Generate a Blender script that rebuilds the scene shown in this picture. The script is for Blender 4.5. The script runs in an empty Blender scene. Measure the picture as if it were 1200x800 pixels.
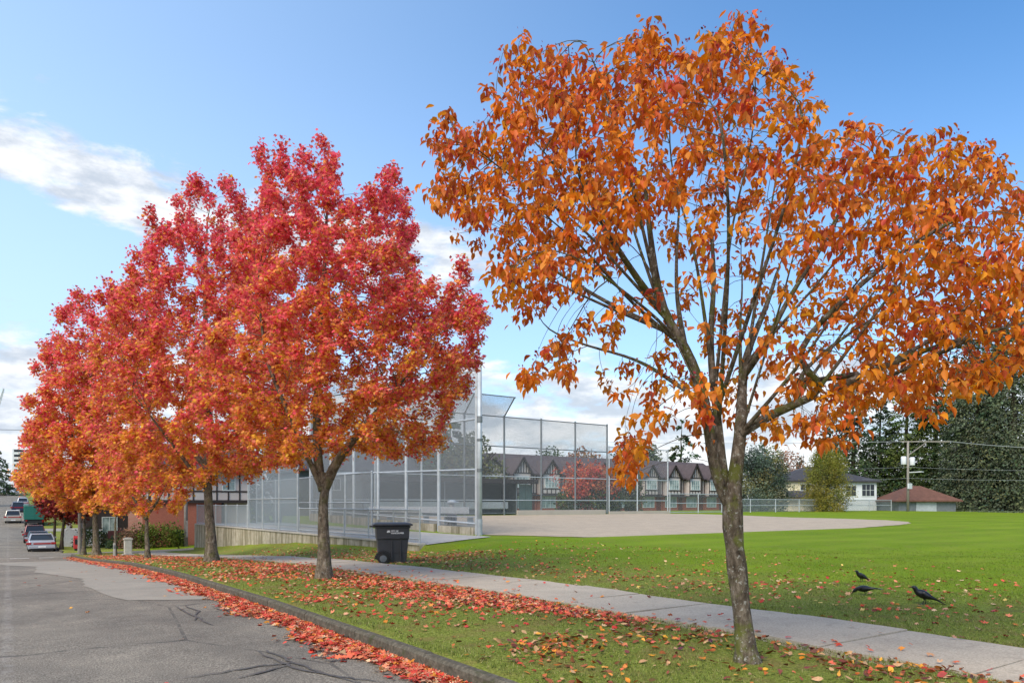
import bpy, bmesh, math, random
import numpy as np
from mathutils import Vector, Matrix
rng = np.random.default_rng(7)
random.seed(7)
R = math.radians
sc = bpy.context.scene
COL = sc.collection
# ------------------------------------------------------------------ camera frame
W_, H_, F_, VH, CH = 1200.0, 800.0, 850.0, 590.0, 1.55
YAW = 34.8
FX, FY = math.sin(R(YAW)), math.cos(R(YAW))
def at(u, t):
    """ground position seen in column u of the view at depth t metres"""
    r = (u-600)/F_
    return t*(FX+r*FY), t*(FY-r*FX)
def ray(u, v, t):
    x, y = at(u, t)
    return np.array([x, y, CH+(VH-v)/F_*t])
def on_y(u, Y):
    r = (u-600)/F_
    return Y*(FX+r*FY)/(FY-r*FX)
def sstep(a, b, x):
    k = np.clip((np.asarray(x, float)-a)/(b-a), 0, 1)
    return k*k*(3-2*k)
# ------------------------------------------------------------------ terrain
PY = [-40, 6, 12, 20, 28, 36, 44, 52, 60, 70, 85, 107, 117, 150, 200, 240, 300, 400, 2500]
PZ = [0, 0, -.04, -.2, -.5, -.92, -1.34, -1.7, -1.95, -2.25, -2.3, -1.75, -1.3, .3, 2.8, 4.7, 7.0, 8.0, 8.0]
def prof(Y): return np.interp(Y, PY, PZ)
def field(Y): return np.interp(Y, [22, 49], [0, .6])
def xw(Y): return 12.4-(np.asarray(Y, float)-23.5)*(1.2/32.5)
CS0, CS1 = 57.0, 66.0
def gz(X, Y, rough=True):
    X = np.asarray(X, float); Y = np.asarray(Y, float)
    p, f = prof(Y), field(Y)
    fr = sstep(9.3, 14, X)*np.maximum(sstep(25, 19, Y), sstep(12.6, 15.5, X))
    near = p*(1-fr)+f*fr
    near = near+np.where(Y < 56.5, sstep(9.3, 12.2, X)*np.interp(Y, [21, 24, 30, 36, 44, 52, 56.5], [0, .12, .34, .50, .45, .25, .12]), 0)
    up = np.where(X < 17.5, np.minimum(f, .08), f)
    a = np.where((X > xw(Y)) & (Y >= 23.45), up, near)
    b = sstep(9, 45, X)
    far = p*(1-b)+.6*b
    z = np.where(Y >= CS0-.25, far, a)
    if rough:
        n = .012*np.sin(X*2.1+1.3*np.sin(Y*1.1))+.010*np.sin(Y*2.7+X*.9)+.007*np.sin(X*5.3-Y*3.1)
        n = n+.03*np.sin(X*.55+Y*.31)*sstep(9, 12, X)*sstep(40, 20, Y)
        hump = .05*np.exp(-((X-5.35)/1.1)**2)
        z = z+(n+hump)*np.where((Y < 57) & (X > 3.7) & ((X < 7.0) | (X > 9.15)), 1, 0)*sstep(21.5, 18, np.where(X > 12, Y, 0))
    return z
# ------------------------------------------------------------------ helpers
def prop(o, label=None, cat=None, group=None, kind=None):
    if label: o['label'] = label
    if cat: o['category'] = cat
    if group: o['group'] = group
    if kind: o['kind'] = kind
    return o
def empty(name, loc=(0, 0, 0), rz=0, label=None, cat=None, group=None):
    o = bpy.data.objects.new(name, None); COL.objects.link(o)
    o.location = loc; o.rotation_euler = (0, 0, rz)
    o.empty_display_size = .2
    return prop(o, label, cat, group)
def mesh_np(name, V, Fc, mat=None, parent=None, smooth=False, cols=None, loc=None):
    """V (n,3); Fc an (m,k) array or a list of polygons"""
    me = bpy.data.meshes.new(name)
    V = np.asarray(V, np.float32)
    if isinstance(Fc, np.ndarray):
        m, k = Fc.shape
        me.vertices.add(len(V)); me.vertices.foreach_set('co', V.ravel())
        me.loops.add(m*k); me.loops.foreach_set('vertex_index', Fc.astype(np.int32).ravel())
        me.polygons.add(m); me.polygons.foreach_set('loop_start', np.arange(0, m*k, k, dtype=np.int32))
        me.update(calc_edges=True)
    else:
        me.from_pydata([tuple(map(float, v)) for v in V], [], [tuple(int(i) for i in f) for f in Fc]); me.update()
    if smooth:
        me.polygons.foreach_set('use_smooth', np.ones(len(me.polygons), bool))
    if cols is not None:
        ca = me.color_attributes.new('Col', 'FLOAT_COLOR', 'POINT')
        c4 = np.ones((len(V), 4), np.float32); c4[:, :3] = cols
        ca.data.foreach_set('color', c4.ravel())
    if mat is not None: me.materials.append(mat)
    o = bpy.data.objects.new(name, me); COL.objects.link(o)
    if parent is not None: o.parent = parent
    if loc is not None: o.location = loc
    return o
class MB:
    """collects simple solids into one mesh"""
    def __init__(s): s.v = []; s.f = []
    def add(s, V, Fc):
        n = len(s.v); s.v += [tuple(map(float, p)) for p in V]; s.f += [tuple(i+n for i in f) for f in Fc]; return s
    def box(s, x0, x1, y0, y1, z0, z1):
        V = [(x, y, z) for z in (z0, z1) for x, y in ((x0, y0), (x1, y0), (x1, y1), (x0, y1))]
        return s.add(V, [(3, 2, 1, 0), (4, 5, 6, 7), (0, 1, 5, 4), (1, 2, 6, 5), (2, 3, 7, 6), (3, 0, 4, 7)])
    def bar(s, a, b, w, h=None, up=(0, 0, 1)):
        """rectangular bar from a to b"""
        h = h or w; a = Vector(a); b = Vector(b); d = (b-a).normalized(); u = Vector(up)
        if abs(d.dot(u)) > .98: u = Vector((0, 1, 0))
        s1 = d.cross(u).normalized()*w/2; s2 = s1.cross(d).normalized()*h/2
        V = [p+q for p in (a, b) for q in (-s1-s2, s1-s2, s1+s2, -s1+s2)]
        return s.add(V, [(3, 2, 1, 0), (4, 5, 6, 7), (0, 1, 5, 4), (1, 2, 6, 5), (2, 3, 7, 6), (3, 0, 4, 7)])
    def tube(s, a, b, r, r2=None, n=8, cap=True):
        r2 = r if r2 is None else r2
        a = Vector(a); b = Vector(b); d = (b-a).normalized(); u = Vector((0, 0, 1)) if abs(d.z) < .9 else Vector((1, 0, 0))
        p = d.cross(u).normalized(); q = d.cross(p)
        V = []
        for c, rr in ((a, r), (b, r2)):
            for i in range(n):
                t = 2*math.pi*i/n; V.append(c+(p*math.cos(t)+q*math.sin(t))*rr)
        Fc = [(i, (i+1) % n, n+(i+1) % n, n+i) for i in range(n)]
        if cap: Fc += [tuple(range(n))[::-1], tuple(range(n, 2*n))]
        return s.add(V, Fc)
    def prism(s, pts, axis, a, b):
        """polygon pts (2D) extruded along axis x or y or z from a to b"""
        def P(p, c): return {'x': (c, p[0], p[1]), 'y': (p[0], c, p[1]), 'z': (p[0], p[1], c)}[axis]
        n = len(pts)
        return s.add([P(p, a) for p in pts]+[P(p, b) for p in pts],
                     [tuple(range(n)), tuple(range(2*n-1, n-1, -1))]+[(i, n+i, n+(i+1) % n, (i+1) % n) for i in range(n)])
    def lathe(s, prof_, c=(0, 0, 0), n=16):
        V = []; m = len(prof_)
        for r, z in prof_:
            for i in range(n):
                t = 2*math.pi*i/n; V.append((c[0]+r*math.cos(t), c[1]+r*math.sin(t), c[2]+z))
        Fc = [(j*n+i, j*n+(i+1) % n, (j+1)*n+(i+1) % n, (j+1)*n+i) for j in range(m-1) for i in range(n)]
        Fc += [tuple(range(n))[::-1], tuple(range((m-1)*n, m*n))]
        return s.add(V, Fc)
    def build(s, name, mat, parent=None, smooth=False, bevel=0, loc=None):
        me = bpy.data.meshes.new(name); me.from_pydata(s.v, [], s.f); me.update()
        bm = bmesh.new(); bm.from_mesh(me); bmesh.ops.recalc_face_normals(bm, faces=bm.faces); bm.to_mesh(me); bm.free()
        me.materials.append(mat)
        if smooth: me.polygons.foreach_set('use_smooth', [True]*len(me.polygons))
        o = bpy.data.objects.new(name, me); COL.objects.link(o)
        if parent is not None: o.parent = parent
        if loc is not None: o.location = loc
        if bevel:
            b = o.modifiers.new('bevel', 'BEVEL'); b.width = bevel; b.segments = 2; b.limit_method = 'ANGLE'
        return o
def copy_tree(o, parent=None):
    c = o.copy(); COL.objects.link(c); c.parent = parent
    for ch in list(o.children): copy_tree(ch, c)
    return c
# ------------------------------------------------------------------ materials
class NT:
    def __init__(s, tree): s.t = tree; s.n = tree.nodes; s.l = tree.links
    def add(s, typ, **kw):
        nd = s.n.new(typ)
        for k, v in kw.items():
            if k.startswith('_'): continue
            setattr(nd, k, v)
        return nd
    def set(s, sock, v):
        if isinstance(v, bpy.types.NodeSocket): s.l.new(v, sock)
        else: sock.default_value = v
    def math(s, op, a, b=0.0, c=None, clamp=False):
        nd = s.add('ShaderNodeMath', operation=op, use_clamp=clamp); s.set(nd.inputs[0], a); s.set(nd.inputs[1], b)
        if c is not None: s.set(nd.inputs[2], c)
        return nd.outputs[0]
    def noise(s, vec, scale, detail=4, rough=.55, dist=0.0):
        nd = s.add('ShaderNodeTexNoise'); s.set(nd.inputs['Vector'], vec); nd.inputs['Scale'].default_value = scale
        nd.inputs['Detail'].default_value = detail; nd.inputs['Roughness'].default_value = rough; nd.inputs['Distortion'].default_value = dist
        return nd.outputs['Fac']
    def ramp(s, fac, stops):
        nd = s.add('ShaderNodeValToRGB'); s.set(nd.inputs[0], fac); e = nd.color_ramp.elements
        while len(e) < len(stops): e.new(.5)
        for i, (p, c) in enumerate(stops):
            e[i].position = p; e[i].color = (*c, 1) if len(c) == 3 else c
        return nd.outputs[0]
    def mix(s, fac, a, b, mode='MIX'):
        nd = s.add('ShaderNodeMix', data_type='RGBA', blend_type=mode); s.set(nd.inputs[0], fac)
        for i, v in ((6, a), (7, b)):
            s.set(nd.inputs[i], v if isinstance(v, bpy.types.NodeSocket) else (*v, 1) if len(v) == 3 else v)
        return nd.outputs[2]
    def smooth(s, x, a, b):
        nd = s.add('ShaderNodeMapRange', interpolation_type='SMOOTHSTEP'); s.set(nd.inputs[0], x)
        nd.inputs[1].default_value = a; nd.inputs[2].default_value = b; return nd.outputs[0]
    def mapping(s, vec, scale=(1, 1, 1), rot=(0, 0, 0)):
        nd = s.add('ShaderNodeMapping'); s.set(nd.inputs[0], vec); nd.inputs['Scale'].default_value = scale; nd.inputs['Rotation'].default_value = rot
        return nd.outputs[0]
    def bump(s, h, strength, dist=.01):
        nd = s.add('ShaderNodeBump'); s.set(nd.inputs['Height'], h); nd.inputs['Strength'].default_value = strength; nd.inputs['Distance'].default_value = dist
        return nd.outputs[0]
def new_mat(name):
    m = bpy.data.materials.new(name); m.use_nodes = True; t = NT(m.node_tree)
    return m, t, t.n['Principled BSDF'], t.n['Material Output']
def coords(t, which='Object'):
    return t.add('ShaderNodeTexCoord').outputs[which]
def geo_pos(t): return t.add('ShaderNodeNewGeometry').outputs['Position']
def basic(name, col, rough=.6, metal=0.0, var=.12, scale=6.0, bump=0.0, bscale=40.0, bdist=.004, col2=None, spec=.5):
    m, t, p, o = new_mat(name); c = coords(t)
    n = t.noise(c, scale, 5, .6)
    lo = col2 or tuple(x*(1-var) for x in col); hi = tuple(min(1, x*(1+var)) for x in col)
    t.set(p.inputs['Base Color'], t.ramp(n, [(.3, lo), (.7, hi)]))
    p.inputs['Roughness'].default_value = rough; p.inputs['Metallic'].default_value = metal
    p.inputs['Specular IOR Level'].default_value = spec
    if bump: t.set(p.inputs['Normal'], t.bump(t.noise(c, bscale, 4, .6), bump, bdist))
    return m
def leaf_mat(name, trans=.35, rough=.55, var=.25, nscale=14):
    m, t, p, o = new_mat(name)
    a = t.add('ShaderNodeAttribute', attribute_name='Col').outputs['Color']
    n = t.noise(geo_pos(t), nscale, 3)
    c = t.mix(1.0, a, t.ramp(n, [(.3, (1-var,)*3), (.7, (1+var*.6,)*3)]), 'MULTIPLY')
    t.set(p.inputs['Base Color'], c); p.inputs['Roughness'].default_value = rough; p.inputs['Specular IOR Level'].default_value = .3
    tr = t.add('ShaderNodeBsdfTranslucent'); t.set(tr.inputs[0], c)
    mx = t.add('ShaderNodeMixShader'); mx.inputs[0].default_value = trans
    t.l.new(p.outputs[0], mx.inputs[1]); t.l.new(tr.outputs[0], mx.inputs[2]); t.l.new(mx.outputs[0], o.inputs[0])
    return m
M = {}
def mk_materials():
    # grass ground
    m, t, p, o = new_mat('grass_ground'); g = geo_pos(t)
    sep = t.add('ShaderNodeSeparateXYZ'); t.l.new(g, sep.inputs[0])
    fine = t.noise(g, 28, 6, .7); mid = t.noise(g, 1.3, 5, .6, .4); big = t.noise(g, .16, 4, .6)
    lawn = t.ramp(fine, [(.36, (.085, .105, .018)), (.52, (.19, .235, .038)), (.66, (.32, .33, .09))])
    fld = t.ramp(fine, [(.36, (.085, .140, .006)), (.52, (.150, .235, .009)), (.68, (.23, .31, .018))])
    far = t.math('MAXIMUM', t.smooth(t.math('ADD', sep.outputs[0], t.math('MULTIPLY', mid, 3.0)), 11.5, 16.5), t.smooth(sep.outputs[1], 60, 66))
    far = t.math('MULTIPLY', far, t.smooth(sep.outputs[0], 9.0, 9.6))
    base = t.mix(far, lawn, fld)
    dry = t.mix(t.math('MULTIPLY', t.smooth(mid, .47, .62), t.math('SUBTRACT', .75, t.math('MULTIPLY', far, .5))), base, (.20, .165, .055))
    worn = t.mix(t.math('MULTIPLY', t.smooth(t.noise(g, .7, 6, .7), .57, .68), t.math('SUBTRACT', .6, t.math('MULTIPLY', far, .40))), dry, (.115, .085, .04))
    mow = t.math('SINE', t.math('ADD', t.math('MULTIPLY', sep.outputs[1], 2.2), t.math('MULTIPLY', mid, 1.2)))
    streak = t.mix(t.math('MULTIPLY', t.math('MULTIPLY', far, t.smooth(mow, -.6, 1.0)), .28), worn, (.22, .30, .022))
    bigm = t.mix(1.0, streak, t.ramp(big, [(.3, (.82, .86, .8)), (.7, (1.12, 1.08, 1.05))]), 'MULTIPLY')
    t.set(p.inputs['Base Color'], bigm); p.inputs['Roughness'].default_value = .95; p.inputs['Specular IOR Level'].default_value = .1
    hh = t.math('ADD', t.math('MULTIPLY', t.noise(g, 60, 4, .8), .6), t.noise(g, 9, 4, .7))
    t.set(p.inputs['Normal'], t.bump(hh, .9, .03)); M['grass'] = m
    # asphalt
    m, t, p, o = new_mat('asphalt'); g = geo_pos(t)
    agg = t.noise(g, 60, 5, .85); mid = t.noise(g, 2.2, 6, .65, .3); big = t.noise(g, .33, 4, .6)
    c = t.ramp(agg, [(.38, (.072, .064, .050)), (.5, (.178, .158, .127)), (.62, (.39, .35, .285))])
    c = t.mix(1.0, c, t.ramp(mid, [(.3, (.80, .80, .80)), (.7, (1.14, 1.13, 1.11))]), 'MULTIPLY')
    c = t.mix(1.0, c, t.ramp(big, [(.38, (.80, .80, .81)), (.62, (1.18, 1.17, 1.15))]), 'MULTIPLY')
    vz = t.add('ShaderNodeTexVoronoi', feature='DISTANCE_TO_EDGE'); wv = t.mapping(g, (.42, .20, .4))
    dv = t.mix(.12, wv, t.add('ShaderNodeTexNoise').outputs['Color']); t.set(vz.inputs['Vector'], dv); vz.inputs['Scale'].default_value = 1.0
    sep = t.add('ShaderNodeSeparateXYZ'); t.l.new(g, sep.inputs[0])
    ck = t.math('MULTIPLY', t.math('LESS_THAN', vz.outputs['Distance'], .007), t.smooth(mid, .42, .56))
    c = t.mix(t.math('MULTIPLY', ck, .65), c, (.05, .048, .045))
    sx = t.math('ABSOLUTE', t.math('ADD', sep.outputs[0], t.math('MULTIPLY', t.math('SUBTRACT', mid, .5), .10)))
    seam = t.math('MULTIPLY', t.smooth(t.math('MULTIPLY', sx, -1.0), -.08, -.02), t.smooth(t.noise(g, 7, 4), .40, .60))
    c = t.mix(t.math('MULTIPLY', seam, .22), c, (.42, .40, .37))
    t.set(p.inputs['Base Color'], c); p.inputs['Roughness'].default_value = .9; p.inputs['Specular IOR Level'].default_value = .25
    t.set(p.inputs['Normal'], t.bump(agg, .5, .006)); M['asphalt'] = m
    def slab(name, cols, dirt, sc2=30, stain=.5):
        m, t, p, o = new_mat(name); g = geo_pos(t)
        c = t.ramp(t.noise(g, sc2, 6, .75), [(.28, cols[0]), (.5, cols[1]), (.75, cols[2])])
        c = t.mix(1.0, c, t.ramp(t.noise(g, 1.1, 5, .65), [(.3, (.86, .86, .86)), (.7, (1.1, 1.09, 1.07))]), 'MULTIPLY')
        c = t.mix(t.math('MULTIPLY', t.smooth(t.noise(g, 3.1, 6, .7, .5), .54, .68), stain), c, dirt)
        t.set(p.inputs['Base Color'], c); p.inputs['Roughness'].default_value = .92; p.inputs['Specular IOR Level'].default_value = .2
        t.set(p.inputs['Normal'], t.bump(t.noise(g, 55, 5, .7), .45, .006)); return m
    M['path'] = slab('path_concrete', [(.24, .205, .16), (.41, .36, .285), (.57, .51, .41)], (.25, .22, .175), 45, .45)
    M['patch'] = slab('road_patch_concrete', [(.19, .174, .143), (.29, .265, .22), (.39, .36, .30)], (.22, .215, .20), 60, .35)
    M['dirt'] = slab('infield_gravel', [(.31, .25, .18), (.405, .33, .245), (.50, .415, .31)], (.30, .25, .19), 12, .3)
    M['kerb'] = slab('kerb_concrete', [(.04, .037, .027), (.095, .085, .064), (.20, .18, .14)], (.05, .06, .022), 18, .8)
    M['slab'] = slab('pavement_concrete', [(.30, .29, .27), (.39, .37, .34), (.48, .46, .42)], (.22, .20, .16), 8, .4)
    # stained retaining wall
    m, t, p, o = new_mat('stained_concrete'); g = geo_pos(t)
    sep = t.add('ShaderNodeSeparateXYZ'); t.l.new(g, sep.inputs[0])
    st = t.noise(t.mapping(g, (1, 1.6, .10)), 1.7, 6, .7); mo = t.noise(g, 3, 5, .7)
    c = t.ramp(mo, [(.3, (.27, .245, .18)), (.7, (.50, .46, .36))])
    c = t.mix(t.math('MULTIPLY', t.smooth(st, .45, .60), .85), c, (.15, .135, .075))
    t.set(p.inputs['Base Color'], c); p.inputs['Roughness'].default_value = .95
    t.set(p.inputs['Normal'], t.bump(t.noise(g, 12, 5, .7), .5, .01)); M['wall'] = m
    # bark
    def bark(name, cs, moss, lich, sc3=1.0):
        m, t, p, o = new_mat(name); g = geo_pos(t)
        v = t.mapping(g, (1, 1, .45)); n1 = t.noise(v, 16*sc3, 6, .7); n2 = t.noise(g, 3.5, 5, .65); n3 = t.noise(g, 22*sc3, 4, .75)
        c = t.ramp(n1, [(.3, cs[0]), (.5, cs[1]), (.72, cs[2])])
        c = t.mix(t.math('MULTIPLY', t.smooth(n2, .50, .64), moss), c, (.105, .12, .022))
        c = t.mix(t.math('MULTIPLY', t.smooth(n3, .56, .66), lich), c, (.34, .34, .30))
        t.set(p.inputs['Base Color'], c); p.inputs['Roughness'].default_value = .95; p.inputs['Specular IOR Level'].default_value = .15
        t.set(p.inputs['Normal'], t.bump(t.math('ADD', n1, t.math('MULTIPLY', n3, .5)), .9, .02)); return m
    M['bark_a'] = bark('bark_smooth_mossy', [(.022, .017, .012), (.10, .08, .058), (.25, .21, .165)], .8, .8)
    M['bark_b'] = bark('bark_rough', [(.03, .022, .016), (.12, .095, .07), (.30, .25, .19)], .35, .5, .8)
    M['bark_c'] = bark('bark_dark', [(.02, .015, .012), (.05, .038, .03), (.10, .08, .06)], .3, .1, .6)
    M['leaf'] = leaf_mat('autumn_leaf', .5, .55, .12); M['leaf_thin'] = leaf_mat('autumn_leaf_small', .5, .5, .12)
    M['needle'] = leaf_mat('evergreen_foliage', .25, .8, .15, 1); M['fallen'] = leaf_mat('fallen_leaf', .08, .6, .25, 40)
    M['blade'] = leaf_mat('grass_blade', .25, .7, .15, 9)
    M['galv'] = basic('galvanised_steel', (.36, .40, .42), .5, .35, .15, 3)
    M['galv_light'] = basic('galvanised_pipe', (.42, .46, .48), .5, .2, .15, 3)
    M['galv_dark'] = basic('weathered_steel', (.17, .19, .20), .55, .35, .2, 3)
    def meshmat(name, cov, col, cell=.055):
        m, t, p, o = new_mat(name); c = coords(t); sep = t.add('ShaderNodeSeparateXYZ'); t.l.new(c, sep.inputs[0])
        h = t.math('ADD', sep.outputs[0], sep.outputs[1])
        w = []
        for sg in (1, -1):
            f = t.math('FRACT', t.math('DIVIDE', t.math('ADD', h, t.math('MULTIPLY', sep.outputs[2], sg)), cell))
            w.append(t.math('LESS_THAN', f, cov))
        a = t.math('MAXIMUM', w[0], w[1])
        p.inputs['Base Color'].default_value = (*col, 1); p.inputs['Roughness'].default_value = .5; p.inputs['Metallic'].default_value = 0
        tr = t.add('ShaderNodeBsdfTransparent'); mx = t.add('ShaderNodeMixShader')
        t.set(mx.inputs[0], a); t.l.new(tr.outputs[0], mx.inputs[1]); t.l.new(p.outputs[0], mx.inputs[2]); t.l.new(mx.outputs[0], o.inputs[0])
        return m
    M['mesh'] = meshmat('chain_link_mesh', .14, (.20, .22, .23))
    M['mesh_side'] = meshmat('chain_link_dense', .25, (.20, .225, .24))
    M['mesh_blue'] = meshmat('chain_link_windscreen', .40, (.21, .265, .31), .03)
    M['netting'] = meshmat('backstop_netting', .24, (.16, .18, .18), .04)
    M['bin'] = basic('charcoal_plastic', (.042, .043, .047), .5, 0, .15, 5, .15, 90, .002)
    M['rubber'] = basic('black_rubber', (.015, .015, .015), .7, 0, .2)
    M['white'] = basic('white_paint', (.72, .73, .72), .6)
    M['bench_white'] = basic('white_board', (.62, .65, .66), .6)
    M['feather'] = basic('black_feathers', (.010, .010, .013), .38, 0, .3, 30, .3, 60, .003)
    M['beak'] = basic('black_beak', (.012, .012, .013), .3)
    M['stucco'] = basic('pale_stucco', (.50, .46, .43), .9, 0, .08, 1, .2, 30)
    M['stucco_b'] = basic('beige_stucco', (.44, .38, .33), .9, 0, .08, 1)
    M['cream'] = basic('cream_siding', (.66, .60, .40), .8, 0, .06, 1)
    M['whitewall'] = basic('white_siding', (.60, .64, .66), .8, 0, .06, 1)
    M['timber'] = basic('dark_timber', (.032, .024, .022), .8, 0, .2, 4)
    M['roofdark'] = basic('dark_shingle', (.045, .045, .052), .9, 0, .25, 2.5, .5, 14, .02)
    M['roofpurple'] = basic('brown_shingle', (.075, .058, .060), .9, 0, .2, 2.5, .5, 14, .02)
    M['roofbrown'] = basic('red_brown_shingle', (.135, .062, .042), .9, 0, .2, 2, .5, 14, .02)
    M['door'] = basic('painted_door', (.12, .035, .03), .5)
    M['green_paint'] = basic('dull_green_paint', (.10, .17, .15), .6)
    M['slate'] = basic('grey_green_boards', (.085, .105, .105), .7, 0, .2, 3)
    M['frame_w'] = basic('white_window_frame', (.60, .66, .64), .6)
    m, t, p, o = new_mat('window_glass'); p.inputs['Base Color'].default_value = (.20, .27, .27, 1); p.inputs['Roughness'].default_value = .12
    t.set(p.inputs['Base Color'], t.ramp(t.noise(coords(t), 1.2, 3), [(.35, (.13, .19, .19)), (.65, (.42, .52, .50))])); M['glass'] = m
    m, t, p, o = new_mat('dark_glass'); p.inputs['Base Color'].default_value = (.02, .025, .03, 1); p.inputs['Roughness'].default_value = .08; M['dglass'] = m
    m, t, p, o = new_mat('red_brick'); c = coords(t); bk = t.add('ShaderNodeTexBrick'); t.set(bk.inputs['Vector'], t.mapping(c, (1, 1, 1), (R(90), 0, 0)))
    bk.inputs['Scale'].default_value = 4; bk.inputs['Color1'].default_value = (.30, .085, .05, 1); bk.inputs['Color2'].default_value = (.36, .11, .065, 1); bk.inputs['Mortar'].default_value = (.32, .2, .15, 1)
    bk.inputs['Mortar Size'].default_value = .012; t.set(p.inputs['Base Color'], bk.outputs['Color']); p.inputs['Roughness'].default_value = .9; M['brick'] = m
    M['polewood'] = basic('weathered_pole_wood', (.25, .23, .20), .9, 0, .2, 6)
    M['cable'] = basic('black_cable', (.10, .11, .12), .6)
    M['cable_l'] = basic('grey_cable', (.32, .35, .35), .5)
    M['tar'] = basic('tar_seal', (.085, .079, .070), .65, 0, .3, 12)
    M['paint'] = basic('worn_road_paint', (.48, .47, .44), .8, 0, .3, 9)
    def car(n, c): return basic(n, c, .25, .3, .04, 2)
    M['car_silver'] = car('silver_car_paint', (.42, .45, .50)); M['car_blue'] = car('grey_blue_car_paint', (.10, .14, .18)); M['car_red'] = car('maroon_car_paint', (.10, .028, .035))
    M['car_tan'] = car('pale_car_paint', (.42, .40, .36)); M['car_navy'] = car('navy_car_paint', (.035, .045, .09)); M['car_white'] = car('white_car_paint', (.62, .65, .68))
    M['truck_green'] = basic('green_truck_box', (.012, .13, .095), .5, 0, .1); M['taillight'] = basic('red_tail_lamp', (.32, .012, .012), .25)
    M['red'] = basic('red_plastic', (.42, .03, .03), .5); M['green_bin'] = basic('green_bin_plastic', (.006, .06, .03), .5)
    M['orange'] = basic('orange_flowers', (.6, .2, .02), .8); M['tower'] = basic('white_tower_concrete', (.66, .68, .68), .8)
    M['boxcream'] = basic('cream_utility_box', (.55, .52, .44), .6); M['concrete'] = basic('plain_concrete', (.40, .38, .34), .9)
mk_materials()
# ------------------------------------------------------------------ ground, roads
def build_ground():
    xs = list(np.concatenate([[-1500, -600, -250, -120, -60, -30, -15, -8, -5, -3.58], [-3.44, 0, 3.44], np.arange(3.58, 7.05, .22), [7.14, 7.4, 8.9, 9.02], np.arange(9.15, 11.05, .27)]))
    wcols = [-.12, .10]
    xs2 = list(np.concatenate([np.arange(12.62, 17.4, .45), [17.44, 17.56], np.arange(18, 30, .6), np.arange(30.5, 60, 2.0), [62, 66, 72, 80, 90, 105, 130, 170, 250, 450, 900, 2200]]))
    ys = list(np.concatenate([[-400, -60, -15, -5], np.arange(-2, 23.3, .3), [23.42, 23.5], np.arange(24, 49, .5), [49, 50.5, 52, 54, 56, 56.5, 56.94, 57.08, 60, 63, 65.92, 66.06, 68, 72, 78, 85, 92, 100, 104.9, 105.1, 108, 111.9, 112.1, 117, 125, 135, 150, 175, 200, 240, 300, 400, 800, 2500]]))
    cols = [('x', x) for x in xs]+[('w', w) for w in wcols]+[('x', x) for x in xs2]
    V = np.zeros((len(ys), len(cols), 3))
    for i, y in enumerate(ys):
        X = np.array([c if k == 'x' else float(xw(min(max(y, 23.5), 56)))+c for k, c in cols])
        V[i, :, 0] = X; V[i, :, 1] = y; z = gz(X, np.full(len(X), y))
        sunk = (np.abs(X) < 3.5) | ((y > 57) & (y < 66)) | ((y > 105) & (y < 112))
        pth = (X > 7.1) & (X < 9.05) & (y < 57)
        V[i, :, 2] = z-np.where(sunk, .30, 0)-np.where(pth, .06, 0)
    n, m = V.shape[:2]; idx = np.arange(n*m).reshape(n, m)
    Fc = np.stack([idx[:-1, :-1], idx[:-1, 1:], idx[1:, 1:], idx[1:, :-1]], -1).reshape(-1, 4)
    prop(mesh_np('ground', V.reshape(-1, 3), Fc, M['grass'], smooth=True), kind='structure')
build_ground()
def strip(name, xs, ys, zf, mat, kind='structure', smooth=True):
    V = np.array([[x, y, zf(x, y)] for y in ys for x in xs]); n, m = len(ys), len(xs); idx = np.arange(n*m).reshape(n, m)
    Fc = np.stack([idx[:-1, :-1], idx[:-1, 1:], idx[1:, 1:], idx[1:, :-1]], -1).reshape(-1, 4)
    return prop(mesh_np(name, V, Fc, mat, smooth=smooth), kind=kind)
yr = list(np.arange(-12, 56, 1.0))+list(np.arange(56, 300, 4.0))+[320, 400]
roadz = lambda x, y: float(prof(y))-.13+.05*(1-(x/3.5)**2)
strip('road', [-3.5, -2.4, -1.2, 0, 1.2, 2.4, 3.5], yr, roadz, M['asphalt'])
def csz(x, y): return float(gz(x, 58 if y < 70 else 108, False)) + (float(prof(y))-float(prof(58 if y < 70 else 108)))*(1-float(sstep(9, 45, x)))-.14
crx = [3.5, 6, 9, 12, 15, 18, 21, 25, 30, 35, 40, 50, 70, 110, 160]
strip('cross_street', crx, [57, 60, 63, 66], csz, M['asphalt'])
strip('cross_street', [-160, -60, -20, -3.5], [57, 60, 63, 66], lambda x, y: float(prof(y))-.14, M['asphalt'])
strip('cross_street', [-160, -60, -20, -3.5], [105, 108, 112], lambda x, y: float(prof(y))-.14, M['patch'])
strip('cross_street', [3.5, 6, 9, 12, 20, 30, 45, 80, 160], [105, 108, 112], lambda x, y: csz(x, y), M['patch'])
# kerbs
def kerb(x0, x1, y0, y1, name='kerb'):
    ys = list(np.arange(y0, y1, 1.8))+[y1]; mb = MB()
    for a, b in zip(ys[:-1], ys[1:]):
        b2 = b-.012; z0, z1 = float(prof(a)), float(prof(b)); w = rng.uniform(-.008, .008)
        pts = [(x0+w, -.25), (x1+w, -.25), (x1+w, .015), (x1+w-.02, .03), (x0+w+.03, .03), (x0+w, 0)]
        if x0 < 0: pts = [(x0+w, -.25), (x1+w, -.25), (x1+w, 0), (x1+w-.03, .03), (x0+w+.02, .03), (x0+w, .015)]
        n = 6; V = [(p[0], a, z0+p[1]) for p in pts]+[(p[0], b2, z1+p[1]) for p in pts]
        mb.add(V, [tuple(range(n)), tuple(range(2*n-1, n-1, -1))]+[(i, n+i, n+(i+1) % n, (i+1) % n) for i in range(n)])
    return prop(mb.build(name, M['kerb']), kind='structure')
kerb(3.475, 3.60, -6, 56.8); kerb(3.46, 3.62, 66.2, 104.8); kerb(3.46, 3.62, 112.2, 220)
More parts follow.
